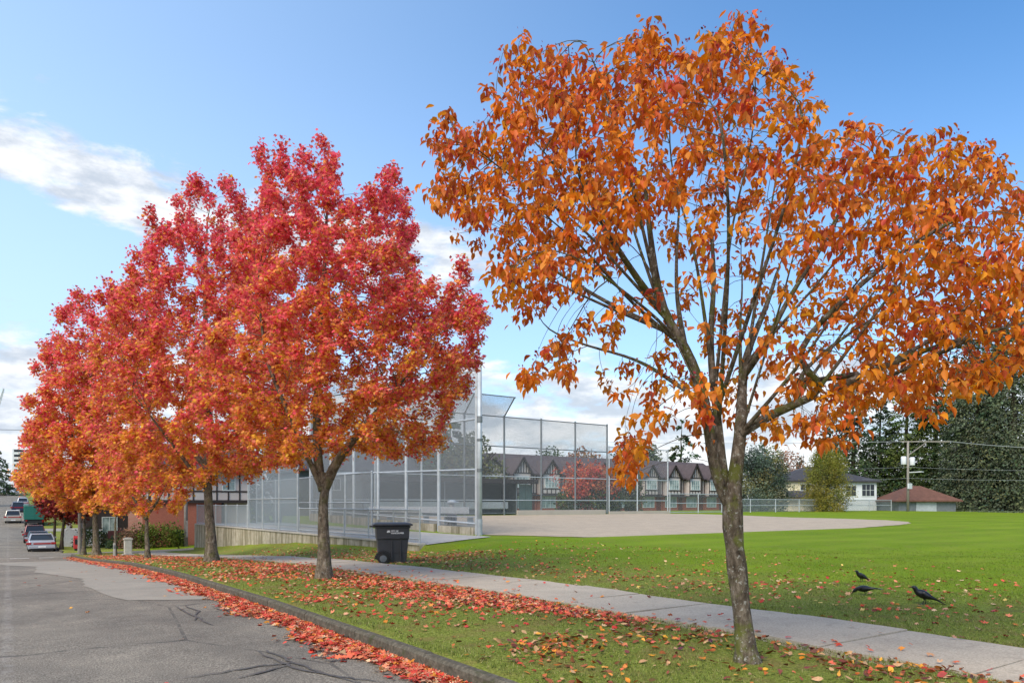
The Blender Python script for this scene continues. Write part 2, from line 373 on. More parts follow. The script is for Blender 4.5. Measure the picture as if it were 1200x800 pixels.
kerb(-3.62, -3.46, -6, 56.8); kerb(-3.62, -3.46, 66.2, 104.8); kerb(-3.62, -3.46, 112.2, 220)
# footpath, cracked and slightly heaved slabs with ragged edges
def build_path():
    mb = MB(); y = -3.0
    while y < 55:
        L = 1.5; n = 6; heave = rng.uniform(-.008, .010); tilt = rng.uniform(-.008, .008)
        e0 = [7.18+.05*math.sin(yy*1.3)+.04*math.sin(yy*3.7+1)+rng.uniform(-.02, .02) for yy in np.linspace(y, y+L, n)]
        e1 = [8.95+.05*math.sin(yy*1.1+2)+rng.uniform(-.02, .02) for yy in np.linspace(y, y+L, n)]
        ring = [(e0[i], y+(L-.018)*i/(n-1)) for i in range(n)]+[(e1[i], y+(L-.018)*i/(n-1)) for i in range(n-1, -1, -1)]
        top = [(a, b, float(prof(b))+.022+heave+tilt*(a-8)) for a, b in ring]; bot = [(a, b, z-.12) for a, b, z in top]; k = len(ring)
        mb.add(bot+top, [tuple(range(k, 2*k)), ]+[(i, (i+1) % k, k+(i+1) % k, k+i) for i in range(k)])
        y += L
    prop(mb.build('footpath', M['path']), kind='structure')
build_path()
def wavy(pts, n=7, amp=.03):
    out = []
    for a, b in zip(pts, pts[1:]+pts[:1]):
        for i in range(n):
            k = i/n; out.append((a[0]+(b[0]-a[0])*k+rng.uniform(-amp, amp), a[1]+(b[1]-a[1])*k+rng.uniform(-amp, amp)))
    return out
def sheet(name, poly, zf, mat, lift):
    """flat polygon draped on a surface by slicing it in y"""
    bm = bmesh.new(); vs = [bm.verts.new((x, y, 0)) for x, y in poly]; bm.faces.new(vs)
    bmesh.ops.triangulate(bm, faces=bm.faces[:])
    ylo, yhi = min(p[1] for p in poly), max(p[1] for p in poly)
    for yc in np.arange(math.ceil(ylo), yhi, 1.0):
        bmesh.ops.bisect_plane(bm, geom=bm.verts[:]+bm.edges[:]+bm.faces[:], plane_co=(0, yc, 0), plane_no=(0, 1, 0))
    for xc in (-2.4, -1.2, 0, 1.2, 2.4):
        bmesh.ops.bisect_plane(bm, geom=bm.verts[:]+bm.edges[:]+bm.faces[:], plane_co=(xc, 0, 0), plane_no=(1, 0, 0))
    for v in bm.verts: v.co.z = zf(v.co.x, v.co.y)+lift
    bmesh.ops.recalc_face_normals(bm, faces=bm.faces)
    me = bpy.data.meshes.new(name); bm.to_mesh(me); bm.free()
    me.materials.append(mat); o = bpy.data.objects.new(name, me); COL.objects.link(o); return prop(o, kind='structure')
sheet('road_patch', wavy([(1.75, 14.6), (3.44, 13.9), (3.44, 46), (-.6, 46), (.0, 38), (.9, 33), (.7, 26), (1.5, 21), (1.35, 18.5)], 5, .06), roadz, M['patch'], .006)
sheet('road_patch', wavy([(-3.3, 30), (-1.2, 29), (-1.4, 44), (-3.3, 45)], 4, .06), roadz, M['patch'], .006)
# tar seal lines over cracks in the road
def ribbon(pts, w, zf, mb):
    pts = [np.array(p, float) for p in pts]; fine = []
    for a, b in zip(pts[:-1], pts[1:]):
        for k in np.linspace(0, 1, 7)[:-1]: fine.append(a+(b-a)*k+rng.uniform(-.02, .02, 2))
    fine.append(pts[-1]); V = []
    for i, p in enumerate(fine):
        d = fine[min(i+1, len(fine)-1)]-fine[max(i-1, 0)]; d /= np.linalg.norm(d)+1e-9; nn = np.array([-d[1], d[0]])
        e = w*(.25+.75*math.sin(math.pi*(i+.5)/len(fine)))*rng.uniform(.6, 1.3)/2
        for q in (p-nn*e, p+nn*e): V.append((q[0], q[1], zf(q[0], q[1])+.011))
    mb.add(V, [(2*i, 2*i+1, 2*i+3, 2*i+2) for i in range(len(fine)-1)])
def g2(u, v, z=-.1):
    t = (CH-z)*F_/(v-VH); return at(u, t)
mb = MB()
for pts in ([(205, 797), (260, 788), (300, 780), (345, 775), (385, 790), (425, 800)], [(300, 762), (330, 775), (350, 783), (400, 792), (450, 797)], [(205, 706), (225, 718), (250, 730)],
            [(215, 705), (232, 712), (228, 724)], [(250, 708), (275, 714)], [(280, 795), (340, 777)], [(20, 690), (120, 684)], [(310, 760), (345, 775)]):
    ribbon([g2(*p) for p in pts], .04, roadz, mb)
prop(mb.build('tar_seal', M['tar']), kind='structure')
mb = MB()
for x0, x1 in ((-3.2, -2.2), (-1.6, -.4), (.1, 1.1), (1.6, 2.4)):
    mb.add([(x0, 54.3, roadz(x0, 54.3)+.012), (x1, 54.3, roadz(x1, 54.3)+.012), (x1, 55.0, roadz(x1, 55)+.012), (x0, 55.0, roadz(x0, 55)+.012)], [(0, 1, 2, 3)])
prop(mb.build('road_marking', M['paint']), kind='structure')
# infield
inf = [(17.7, 27.8), (21, 24.6), (24.6, 23.1), (28, 22.7), (31.9, 22.75), (38, 23.4), (44, 24.6), (50, 25.7), (54, 26.8), (57, 28.5), (58.6, 31), (58, 34.5), (55.8, 38), (55.6, 43), (54.5, 47), (51.5, 48.9), (17.7, 48.9)]
sheet('infield', wavy(inf, 12, .09), lambda x, y: float(field(y)), M['dirt'], .022)
# concrete apron inside the fence
sheet('pavement', [(12.6, 23.55), (17.4, 26.6), (17.4, 56.3), (11.4, 56.3)], lambda x, y: min(float(field(y)), .08), M['slab'], .03)
# ------------------------------------------------------------------ tubes / space colonisation trees
def tubes(chains, radii, name, mat, parent, wob=0.0, minr=.003):
    VV, FF, n0 = [], [], 0
    for P, r in zip(chains, radii):
        P = np.asarray(P, float); r = np.maximum(np.asarray(r, float), minr); m = len(P)
        if m < 2: continue
        k = 20 if r.max() > .09 else 10 if r.max() > .03 else 6 if r.max() > .012 else 4
        T = np.gradient(P, axis=0); T /= np.linalg.norm(T, axis=1, keepdims=True)+1e-9
        ref = np.array([0.31, .77, .12]) if abs(T[0, 2]) > .7 else np.array([0, 0, 1.0])
        A = np.cross(T, ref); A /= np.linalg.norm(A, axis=1, keepdims=True)+1e-9; B = np.cross(T, A)
        th = np.linspace(0, 2*math.pi, k, endpoint=False)
        rr = r[:, None]*np.ones((1, k))
        if wob and r.max() > .05:
            zz = P[:, 2:3]*4
            rr = rr*(1+wob*(np.sin(2*th+zz*.8)*.6+np.sin(3*th-zz*1.3+1)*.5+np.sin(5*th+zz*2.1)*.3)+rng.normal(0, wob*.3, rr.shape))
        V = P[:, None, :]+rr[..., None]*(np.cos(th)[None, :, None]*A[:, None, :]+np.sin(th)[None, :, None]*B[:, None, :])
        idx = np.arange(m*k).reshape(m, k)+n0; nx = np.roll(idx, -1, axis=1)
        FF.append(np.stack([idx[:-1], nx[:-1], nx[1:], idx[1:]], -1).reshape(-1, 4)); VV.append(V.reshape(-1, 3)); n0 += m*k
    return mesh_np(name, np.concatenate(VV), np.concatenate(FF), mat, parent, smooth=True)
def in_poly(px, py, poly):
    inside = np.zeros(len(px), bool); n = len(poly)
    for i in range(n):
        x1, y1 = poly[i]; x2, y2 = poly[(i+1) % n]
        c = ((y1 > py) != (y2 > py)) & (px < (x2-x1)*(py-y1)/(y2-y1+1e-12)+x1); inside ^= c
    return inside
def crown_points(poly, t0, depth, n, hollow=.35, hole=None):
    """points in a real volume: an upright outline with ellipsoidal thickness"""
    poly = np.array(poly, float); lo, hi = poly.min(0), poly.max(0); c = (lo+hi)/2; h = (hi-lo)/2
    out = []
    while len(out) < n:
        u = rng.uniform(lo[0], hi[0], 4000); v = rng.uniform(lo[1], hi[1], 4000); k = in_poly(u, v, poly); u, v = u[k], v[k]
        q = ((u-c[0])/h[0]/1.12)**2+((v-c[1])/h[1]/1.12)**2
        hd = depth*np.sqrt(np.clip(1-q, .035, 1)); w = rng.uniform(-1, 1, len(u)); off = w*hd
        rho = np.sqrt(np.clip(q, 0, 1)+w*w*(1-np.clip(q, 0, 1)))
        keep = rng.uniform(0, 1, len(u)) < hollow+(1-hollow)*np.clip((rho-.35)/.5, 0, 1)
        if hole: keep &= (rng.uniform(0, 1, len(u)) < hole[4]) | (((u-hole[0])/hole[2])**2+((v-hole[1])/hole[3])**2 > rng.uniform(.6, 1.25, len(u)))
        for a, b, o in zip(u[keep], v[keep], off[keep]):
            # perspective of the far and near halves is undone so that the outline is that of the middle slice
            p = ray(a, b, t0) if o > 0 else ray(a, b, t0+o)-np.array([FX*o, FY*o, 0])
            out.append([p[0]+FX*o, p[1]+FY*o, p[2]])
    return np.array(out[:n])
def grow(nodes, parents, attr, step, kill, iters, jitter=.25, trop=(0, 0, .05), infl=9e9, inertia=.55):
    N = [np.array(p, float) for p in nodes]; par = list(parents); A = attr.copy()
    NN = np.array(N); D = np.full(len(A), 1e9); I = np.zeros(len(A), int)
    def upd(start, arr):
        nonlocal D, I
        for s in range(0, len(arr), 400):
            d = np.linalg.norm(A[:, None, :]-arr[None, s:s+400, :], axis=2); j = d.argmin(1); dm = d[np.arange(len(A)), j]
            k = dm < D; D[k] = dm[k]; I[k] = j[k]+start+s
    upd(0, NN); tr = np.array(trop)
    for it in range(iters):
        k = D > kill; A, D, I = A[k], D[k], I[k]
        if len(A) < 5: break
        act = D < infl
        dirs = {}
        vec = A-np.array(N)[I]; vec /= np.linalg.norm(vec, axis=1, keepdims=True)+1e-9
        ids, inv = np.unique(I[act], return_inverse=True)
        S = np.zeros((len(ids), 3)); np.add.at(S, inv, vec[act])
        S /= np.linalg.norm(S, axis=1, keepdims=True)+1e-9
        S = S+tr+rng.normal(0, jitter, S.shape)*.5
        for q, i_ in enumerate(ids):     # keep some of the parent's heading
            if par[i_] >= 0:
                h = N[i_]-N[par[i_]]; S[q] += inertia*h/(np.linalg.norm(h)+1e-9)
        S /= np.linalg.norm(S, axis=1, keepdims=True)+1e-9
        new = np.array(N)[ids]+S*step*rng.uniform(.8, 1.2, (len(ids), 1)); start = len(N)
        # a shoot that would only circle near existing wood stops, and so does what drew it
        NA = np.array(N); okk = np.ones(len(new), bool)
        for s_ in range(0, len(new), 200):
            okk[s_:s_+200] = np.linalg.norm(new[s_:s_+200, None, :]-NA[None], axis=2).min(1) > .62*step
        bad = ids[~okk]
        if len(bad): D[act & np.isin(I, bad)] = 0.0
        new, ids = new[okk], ids[okk]
        if not len(new): continue
        for p, i_ in zip(new, ids): N.append(p); par.append(int(i_))
        upd(start, new)
    return np.array(N), np.array(par)
def shoots(N, P, k, L):
    """slender upright shoots on the outer crown"""
    n = len(N); has = np.zeros(n, bool); has[P[P >= 0]] = True; tips = np.where(~has)[0]
    c = N.mean(0); sc_ = (N[tips]-c); w = np.clip(sc_[:, 2]/sc_[:, 2].max(), .02, 1)**1.2+.25*np.hypot(sc_[:, 0], sc_[:, 1])/np.hypot(sc_[:, 0], sc_[:, 1]).max()
    pick = rng.choice(tips, min(k, len(tips)), replace=False, p=w/w.sum()); NN = list(N); PP = list(P)
    for i in pick:
        o = N[i]-c; o[2] = 0; o /= np.linalg.norm(o)+1e-9; d = np.array([0, 0, 1.0])+o*rng.uniform(.05, .5)+rng.normal(0, .12, 3); d /= np.linalg.norm(d)
        ln = L*rng.uniform(.35, 1.0); m = 6; p = N[i]; pr = int(i)
        for q in range(m):
            p = p+d*ln/m+rng.normal(0, .015*L, 3); NN.append(p); PP.append(pr); pr = len(NN)-1
    return np.array(NN), np.array(PP)
def skeleton(N, par, seedR, tip=.0035, expo=2.35):
    n = len(N); ch = [[] for _ in range(n)]
    for i, p in enumerate(par):
        if p >= 0: ch[p].append(i)
    acc = np.zeros(n)
    for i in range(n-1, -1, -1):
        if not ch[i]: acc[i] = tip**expo
        if par[i] >= 0: acc[par[i]] += acc[i]
    r = acc**(1/expo)
    for i, v in seedR.items(): r[i] = v
    for i in range(n):
        if par[i] >= 0 and i not in seedR: r[i] = min(r[i], r[par[i]]*.92)
    chains, radii = [], []; stack = [(0, None)]
    while stack:
        s, pre = stack.pop(); c = [] if pre is None else [N[pre]]; rr = [] if pre is None else [min(r[s], r[pre])]
        i = s
        while True:
            c.append(N[i]); rr.append(r[i])
            if not ch[i]: break
            o = sorted(ch[i], key=lambda k: -r[k])
            for k in o[1:]: stack.append((k, i))
            i = o[0]
        c = np.array(c)
        if len(c) > 3:
            for _ in range(2): c[1:-1] = c[1:-1]*.5+(c[:-2]+c[2:])*.25
        chains.append(c); radii.append(np.array(rr))
    gen = np.zeros(n, int)
    for i in range(n-1, -1, -1):
        if par[i] >= 0: gen[par[i]] = max(gen[par[i]], gen[i]+1)
    return chains, radii, r, gen
OVATE = (np.array([(0, 0, 0), (.18, .17, .03), (.42, .27, .05), (.70, .20, .02), (1.06, 0, -.12), (.70, -.20, .02), (.42, -.27, .05), (.18, -.17, .03), (.42, 0, -.04), (.70, 0, -.06)]),
         np.array([(0, 8, 1), (1, 8, 2), (2, 8, 9), (2, 9, 3), (3, 9, 4), (4, 9, 5), (5, 9, 6), (6, 9, 8), (6, 8, 7), (7, 8, 0)]))
def star_t():
    V = [(0.42, 0, -.05)]
    tips = [(1.0, 0), (.78, .47), (.16, .50), (.16, -.50), (.78, -.47)]; val = [(.66, .17), (.40, .24), (0, 0), (.40, -.24), (.66, -.17)]
    for (a, b), (c, d) in zip(tips, val): V.append((a, b, -.10 if abs(b) > .4 else -.12)); V.append((c, d, .02))
    n = 10
    return np.array(V), np.array([(0, 1+i, 1+(i+1) % n) for i in range(n)])
STAR = star_t()
KITE = (np.array([(0, 0, 0), (.45, .36, .05), (1, 0, -.12), (.45, -.36, .05)]), np.array([(0, 2, 1), (0, 3, 2)]))
def leaves(name, P, D, Nn, S, cols, tmpl, mat, parent=None, curl=None):
    """leaf i at P with axis D, rough normal Nn, size S"""
    T, Fc = tmpl; k = len(T); n = len(P)
    D = D/(np.linalg.norm(D, axis=1, keepdims=True)+1e-9); B = np.cross(Nn, D); B /= np.linalg.norm(B, axis=1, keepdims=True)+1e-9; C = np.cross(D, B)
    zc = np.ones(n) if curl is None else curl
    V = P[:, None, :]+S[:, None, None]*(T[None, :, 0:1]*D[:, None, :]+T[None, :, 1:2]*B[:, None, :]+(T[None, :, 2:3]*zc[:, None, None])*C[:, None, :])
    F2 = (Fc[None]+(np.arange(n)*k)[:, None, None]).reshape(-1, 3)
    return mesh_np(name, V.reshape(-1, 3), F2, mat, parent, cols=np.repeat(cols, k, axis=0))
def pick_cols(pal, w, n, jit=.12):
    pal = np.array(pal); w = np.array(w, float)
    if w.ndim == 1:
        idx = rng.choice(len(pal), n, p=w/w.sum())
    else:
        cw = np.cumsum(w/w.sum(1, keepdims=True), axis=1); idx = (rng.uniform(0, 1, (n, 1)) > cw).sum(1).clip(0, len(pal)-1)
    return np.clip(pal[idx]*(1+rng.normal(0, jit, (n, 1)))+rng.normal(0, .008, (n, 3)), .003, 1)
ORANGE = [(.78, .24, .018), (.90, .39, .020), (.52, .12, .016), (.66, .10, .06), (.80, .32, .06), (.36, .07, .016), (.82, .18, .025)]
def blob_cluster(P, size, k):
    return np.repeat(P, k, axis=0)+rng.normal(0, size, (len(P)*k, 3))
# ---------------- the big orange tree in front
def orange_tree():
    t0 = 7.08; bx, by = at(876, t0); bz = float(gz(bx, by))
    tree = empty('orange_leaved_tree', (bx, by, bz), 0, 'big orange leaved tree with mossy leaning trunk, nearest on the grass verge', 'tree', 'street trees along the verge')
    def q(u, v, dt=0.0):
        p = ray(u, v, t0); return np.array([p[0]+FX*dt, p[1]+FY*dt, p[2]])
    nodes, par, SR = [], [], {}
    def path(pts, r0, r1, start=None):
        prev = start; pts = [np.array(p) for p in pts]
        if start is not None: pts = [nodes[start]]+pts
        seg = []
        for a, b in zip(pts[:-1], pts[1:]):
            m = max(1, int(np.linalg.norm(b-a)/.14))
            for k in range(m): seg.append(a+(b-a)*k/m)
        seg.append(pts[-1]); seg = np.array(seg)
        for _ in range(3): seg[1:-1] = seg[1:-1]*.5+(seg[:-2]+seg[2:])*.25
        if start is not None: seg = seg[1:]
        ids = []
        for i, p in enumerate(seg):
            nodes.append(p); par.append(prev if prev is not None else -1); prev = len(nodes)-1; ids.append(prev)
            SR[prev] = r0+(r1-r0)*(i/(len(seg)-1))**.8
        return ids
    base = q(876, 776); base[2] = bz-.06
    tr = path([base, q(875, 768), q(872, 735), q(866, 690), q(861, 640), q(857, 612), q(856, 596)], .128, .110)
    for j, i in enumerate(tr):
        h = nodes[i][2]-bz; SR[i] = .088+.042*math.exp(-h/.10)+.016*math.exp(-((h-1.36)/.13)**2)+.006*math.sin(h*9)
    k0 = tr[-1]
    s2a = path([q(861, 570), q(865, 535), q(868, 508)], .080, .060, k0); k = s2a[-1]
    s1 = path([q(843, 588, -.04), q(836, 560, -.06), q(831, 525, -.06), q(828, 490, -.06), q(818, 440, -.04), q(797, 392, .03), q(777, 364, .05)], .058, .044, k0)
    s2 = path([q(884, 488, .0), q(922, 478, -.1), q(961, 462, -.3), q(1014, 436, -.5), q(1056, 420, -.7), q(1126, 405, -.9)], .048, .013, k)
    s3 = path([q(851, 575, .06), q(849, 535, .10), q(847, 480, .2), q(842, 420, .3), q(843, 370, .35), q(852, 320, .4), q(850, 250, .5)], .052, .018, k0)
    s3b = path([q(872, 490, .08), q(880, 450, .3), q(896, 400, .6), q(930, 340, .8), q(955, 280, 1.0)], .055, .018, k)
    L = s1[-1]
    path([q(772, 340, .1), q(768, 310, .1), q(762, 270, 0), q(752, 215, -.1)], .042, .016, L)
    path([q(756, 350, -.1), q(728, 318, -.3), q(697, 287, -.5), q(668, 240, -.7)], .036, .014, L)
    path([q(745, 372, 0), q(714, 348, .2), q(658, 301, .5), q(625, 270, .7)], .030, .012, s1[-3])
    path([q(800, 340, .3), q(806, 300, .5), q(815, 240, .8), q(822, 190, .9)], .030, .012, s1[-4])
    path([q(790, 420, -.5), q(740, 392, -.9), q(680, 362, -1.2)], .026, .010, s1[3])
    path([q(760, 405, .6), q(700, 380, 1.0), q(650, 350, 1.3)], .026, .010, s1[6])
    path([q(905, 430, -.3), q(945, 380, -.6), q(1000, 330, -.8), q(1050, 300, -.9)], .036, .014, s2[4])
    path([q(895, 410, 0), q(925, 345, 0), q(965, 290, 0), q(990, 240, 0)], .034, .012, s3b[3])
    path([q(950, 440, .5), q(1010, 390, .9), q(1085, 340, 1.1), q(1150, 310, 1.2)], .030, .012, s2[6])
    path([q(1010, 455, -.1), q(1090, 420, .4), q(1170, 385, .6)], .020, .010, s2[12])
    path([q(870, 340, -.6), q(885, 270, -.9), q(895, 200, -1.0)], .028, .012, s3[5])
    path([q(828, 360, -.7), q(815, 290, -1.1), q(800, 220, -1.3)], .026, .012, s3[4])
    fan = [(s1[-2], 560, 195, -.3), (s1[-1], 600, 120, .3), (s1[-1], 680, 95, -.6), (s1[-1], 725, 110, .6), (s1[-3], 625, 325, -.2), (s1[-4], 640, 300, -.9), (s3[8], 790, 110, .2), (s3[6], 875, 110, -.3), (s3[4], 760, 250, .9),
           (s3b[2], 930, 150, .3), (s3b[3], 1000, 190, -.4), (s3b[4], 1060, 220, .4), (s2[2], 1080, 270, .2), (s2[3], 1130, 230, -.3), (s2[6], 1190, 320, .2), (s3b[1], 905, 250, 1.0), (s2a[-1], 900, 300, -.8), (s2a[-1], 965, 340, -1.0)]
    for st_, uu, vv, dd in fan:
        a_ = nodes[st_]; e_ = q(uu, vv, dd); m_ = a_+(e_-a_)*.5+np.array([0, 0, .10*np.linalg.norm(e_-a_)*rng.uniform(-.6, 1.0)])+rng.normal(0, .05, 3)
        path([m_, a_+(e_-a_)*.8+rng.normal(0, .05, 3), e_], rng.uniform(.018, .028), .006, st_)
    poly = [(495, 165), (530, 130), (575, 140), (568, 105), (590, 75), (575, 62), (640, 42), (700, 62), (768, 20), (785, 55), (830, 40), (868, 12), (903, 45), (912, 75), (940, 85), (950, 120), (985, 140), (1040, 145),
            (1118, 150), (1120, 172), (1178, 175), (1185, 200), (1160, 215), (1200, 225), (1290, 260), (1330, 340), (1290, 400), (1200, 425), (1150, 452), (1110, 440), (1085, 485), (1050, 462), (1005, 490), (980, 530), (940, 492),
            (905, 505), (860, 485), (820, 500), (770, 480), (752, 575), (725, 530), (745, 490), (700, 455), (650, 432), (608, 440), (640, 395), (690, 368), (640, 338), (600, 350), (575, 305), (600, 285), (570, 258), (540, 245), (500, 225), (520, 200)]
    A = crown_points(poly, t0, 1.75, 4300, .10, (818, 375, 185, 140, .12))
    N, P = grow(nodes, par, A, .10, .13, 80, .22, (0, 0, .0), infl=9, inertia=.78)
    chains, radii, r, gen = skeleton(N, P, SR, .0027, 2.4)
    tubes(chains, radii, 'trunk', M['bark_a'], tree, .05, .002).location = (0, 0, 0)
    # leaves in drooping sprays near the twig ends
    end = np.where((gen <= 3) & (r < .012))[0]; end = end[rng.uniform(0, 1, len(end)) < .96]
    k = np.where(gen[end] == 0, 11, np.where(gen[end] == 1, 7, 3))
    c = np.repeat(N[end], k, axis=0); n = len(c)
    cid = np.repeat(np.arange(len(end)), k)
    az = rng.uniform(0, 2*math.pi, n)
    D = np.stack([np.cos(az), np.sin(az), rng.uniform(-2.4, .15, n)], 1); D /= np.linalg.norm(D, axis=1, keepdims=True)
    Pp = c+rng.normal(0, .036, (n, 3))+D*.02
    Nn = np.stack([np.cos(az)*.8, np.sin(az)*.8, np.ones(n)], 1)+rng.normal(0, .45, (n, 3))
    S = rng.uniform(.050, .105, n)
    hh = (Pp[:, 2]-2.2)/4.3
    w = np.stack([3+0*hh, 2.2-1.2*hh, 1.0+.8*hh, .8+1.3*hh, .9+0*hh, .35+.8*hh, 1.2+0*hh], 1).clip(.05)
    leaves('crown', Pp, D, Nn, S, (.45*pick_cols(ORANGE, w, n, .12)+.55*pick_cols(ORANGE, w[np.searchsorted(cid, np.arange(len(end)))], len(end), .12)[cid]).clip(0, 1), OVATE, M['leaf'], tree, rng.uniform(.3, 3.4, n))
    # little pink stalk clusters standing on the twig tips
    tips = np.where(gen == 0)[0]; tips = tips[rng.uniform(0, 1, len(tips)) < .5]
    m = 7; c = np.repeat(N[tips], m, axis=0); D = rng.normal(0, 1, c.shape)+np.array([0, 0, 1.4]); D /= np.linalg.norm(D, axis=1, keepdims=True)
    Pt = c+D*rng.uniform(.02, .08, (len(c), 1))
    leaves('berry_cluster', Pt, D, rng.normal(0, 1, c.shape), rng.uniform(.018, .034, len(c)), pick_cols([(.45, .05, .07), (.35, .03, .04), (.12, .04, .03)], [2, 2, 1], len(c)), KITE, M['leaf'], tree)
    for o in tree.children: o.matrix_parent_inverse = Matrix.Translation((-bx, -by, -bz))
    print('orange tree nodes', len(N), 'leaves', n)
orange_tree()
# ---------------- red star-leaved trees
REDS = [(.88, .12, .18), (.90, .15, .14), (.78, .07, .13), (.92, .28, .16), (.90, .36, .08), (.88, .48, .05), (.50, .10, .07)]
def red_tree(u0, t0, v_base, trunk_pts, trunk_r, poly, depth, nattr, nleaf, lsize, label, name='red_leaved_tree', pal=REDS, redness=1.0, tmpl=STAR, mat='leaf_thin', barkm='bark_b', step=.26, kill=.34, hollow=.45, forks=(), lean=0, nshoot=130, shl=.62, group='street trees along the verge', zlo=None):
    bx, by = at(u0, t0); bz = float(gz(bx, by))
    tree = empty(name, (bx, by, bz), 0, label, 'tree', group)
    def q(u, v, dt=0.0):
        p = ray(u, v, t0); return np.array([p[0]+FX*dt, p[1]+FY*dt, p[2]])
    nodes, par, SR = [], [], {}
    def path(pts, r0, r1, start=None):
        prev = start; pts = [np.array(p) for p in pts]
        if start is not None: pts = [nodes[start]]+pts
        seg = []
        for a, b in zip(pts[:-1], pts[1:]):
            m = max(1, int(np.linalg.norm(b-a)/step/1.1))
            for k in range(m): seg.append(a+(b-a)*k/m)
        seg.append(pts[-1]); seg = np.array(seg)
        if start is not None: seg = seg[1:]
        ids = []
        for i, p in enumerate(seg):
            nodes.append(p); par.append(prev if prev is not None else -1); prev = len(nodes)-1; ids.append(prev); SR[prev] = r0+(r1-r0)*i/max(1, len(seg)-1)
        return ids
    b = np.array([bx, by, bz-.1])
    tr = path([b, np.array([bx, by, bz+.05]), np.array([bx, by, bz+.25])]+[q(*p) for p in trunk_pts], trunk_r, trunk_r*.55)
    for j, i in enumerate(tr):
        h = nodes[i][2]-bz; SR[i] += trunk_r*.45*math.exp(-max(h, 0)/.15)
    for (idx, pts, r0, r1) in forks: path([q(*p) for p in pts], r0, r1, tr[int(idx*(len(tr)-1))])
    A = crown_points(poly, t0, depth, nattr, hollow)
    N, P = grow(nodes, par, A, step, kill, 60, .30, (0, 0, .10), infl=99)
    N, P = shoots(N, P, nshoot, shl)
    chains, radii, r, gen = skeleton(N, P, SR, .0045, 2.45)
    tubes(chains, radii, 'trunk', M[barkm], tree, .05, .004)
    end = np.where((gen <= 4) & (r < .03))[0]; ns0 = len(N)-6*nshoot; wt = np.where(end >= ns0, .55, 1.0); end = rng.choice(end, nleaf, p=wt/wt.sum())
    n = nleaf; az = rng.uniform(0, 2*math.pi, n)
    D = np.stack([np.cos(az), np.sin(az), rng.uniform(-1.6, .35, n)], 1)
    seg = N[np.maximum(P[end], 0)]-N[end]
    Pp = N[end]+seg*rng.uniform(0, .9, (n, 1))+rng.normal(0, lsize*1.05, (n, 3))
    Nn = np.stack([np.cos(az)*.5, np.sin(az)*.5, np.ones(n)], 1)+rng.normal(0, .6, (n, 3))
    zl = Pp[:, 2].min() if zlo is None else zlo; zh = Pp[:, 2].max()
    hh = ((Pp[:, 2]-zl)/(zh-zl)).clip(0, 1)
    cx = (N[:, 0].mean(), N[:, 1].mean()); rad = np.hypot(Pp[:, 0]-cx[0], Pp[:, 1]-cx[1]); rad /= np.percentile(rad, 95)
    cl = .5+.5*np.sin(Pp[:, 0]*1.7+Pp[:, 2]*2.3)*np.sin(Pp[:, 1]*1.9-Pp[:, 2]*1.4)
    k = (hh*.95+rad*.35*redness+cl*.4-.28+(redness-1)*.8).clip(0, 1)
    w = np.stack([1.6*k, 1.5*k+.25, 1.1*k*k, .8+.3*(1-k), 1.6*(1-k), 1.5*(1-k)**1.6, .18+.1*k], 1)
    leaves('crown', Pp, D, Nn, rng.uniform(.8, 1.25, n)*lsize, pick_cols(pal, w, n, .15), tmpl, M[mat], tree, rng.uniform(.4, 2, n))
    for o in tree.children: o.matrix_parent_inverse = Matrix.Translation((-bx, -by, -bz))
    return tree
red_tree(380, 15.6, 675, [(379, 620), (378, 575), (381, 553)], .155,
         [(350, 168), (362, 215), (385, 165), (393, 205), (425, 240), (440, 218), (462, 206), (468, 260), (478, 300), (472, 345), (492, 322), (507, 355), (538, 320), (552, 345), (568, 355), (566, 395), (548, 440), (525, 480), (507, 530), (468, 532), (440, 528), (408, 538), (385, 522), (352, 545), (310, 552), (270, 545), (235, 510), (228, 440), (240, 390), (278, 350), (285, 315), (275, 290), (298, 265), (303, 195), (328, 200)],
         3.0, 3000, 78000, .072, 'tall crimson star leaved tree with forked trunk just left of the wheeled bin',
         forks=[(.97, [(397, 535, 0), (425, 505, -.2), (470, 460, -.5)], .11, .04), (.97, [(370, 535, .1), (368, 500, .2), (372, 420, .1), (380, 320, 0), (384, 230, 0)], .10, .02), (.97, [(345, 490, -.3), (320, 430, -.4), (310, 340, -.5)], .06, .02)], step=.24, kill=.30, hollow=.8, zlo=3.3)
red_tree(248, 23.8, 655, [(246, 610), (243, 575), (243, 550)], .20,
         [(243, 214), (268, 222), (284, 250), (305, 290), (330, 330), (345, 400), (345, 480), (335, 545), (300, 560), (262, 560), (230, 572), (200, 568), (165, 562), (126, 550), (112, 500), (104, 440), (112, 380), (118, 340), (150, 325), (164, 288), (178, 258), (200, 262), (214, 228)],
         3.8, 2700, 66000, .098, 'crimson to yellow tree with straight trunk before the end of the stained wall',
         forks=[(1, [(244, 510, 0), (242, 440, 0), (240, 340, 0), (243, 250, 0)], .15, .02), (1, [(262, 535, -.5), (290, 500, -.8)], .09, .03), (1, [(222, 530, .4), (185, 500, .6)], .09, .03), (.98, [(215, 520, -.9), (180, 470, -1.2)], .07, .02)], step=.34, kill=.42, hollow=.8, zlo=3.0, redness=.95)
FARP = dict(tmpl=STAR, step=.45, kill=.5)
red_tree(173, 32.3, 645, [(172, 625), (170, 608)], .12,
         [(165, 500), (200, 515), (222, 545), (226, 578), (212, 598), (180, 606), (148, 612), (128, 596), (120, 560), (132, 520)],
         2.2, 600, 11000, .115, 'small coral and orange tree with thin pale trunk, right of the cream utility box', redness=.78,
         forks=[(1, [(185, 590, 0), (198, 570, -.3)], .06, .02), (1, [(160, 590, .2), (148, 572, .2)], .06, .02), (1, [(172, 580, .4), (170, 540, .3)], .07, .02)], **FARP)
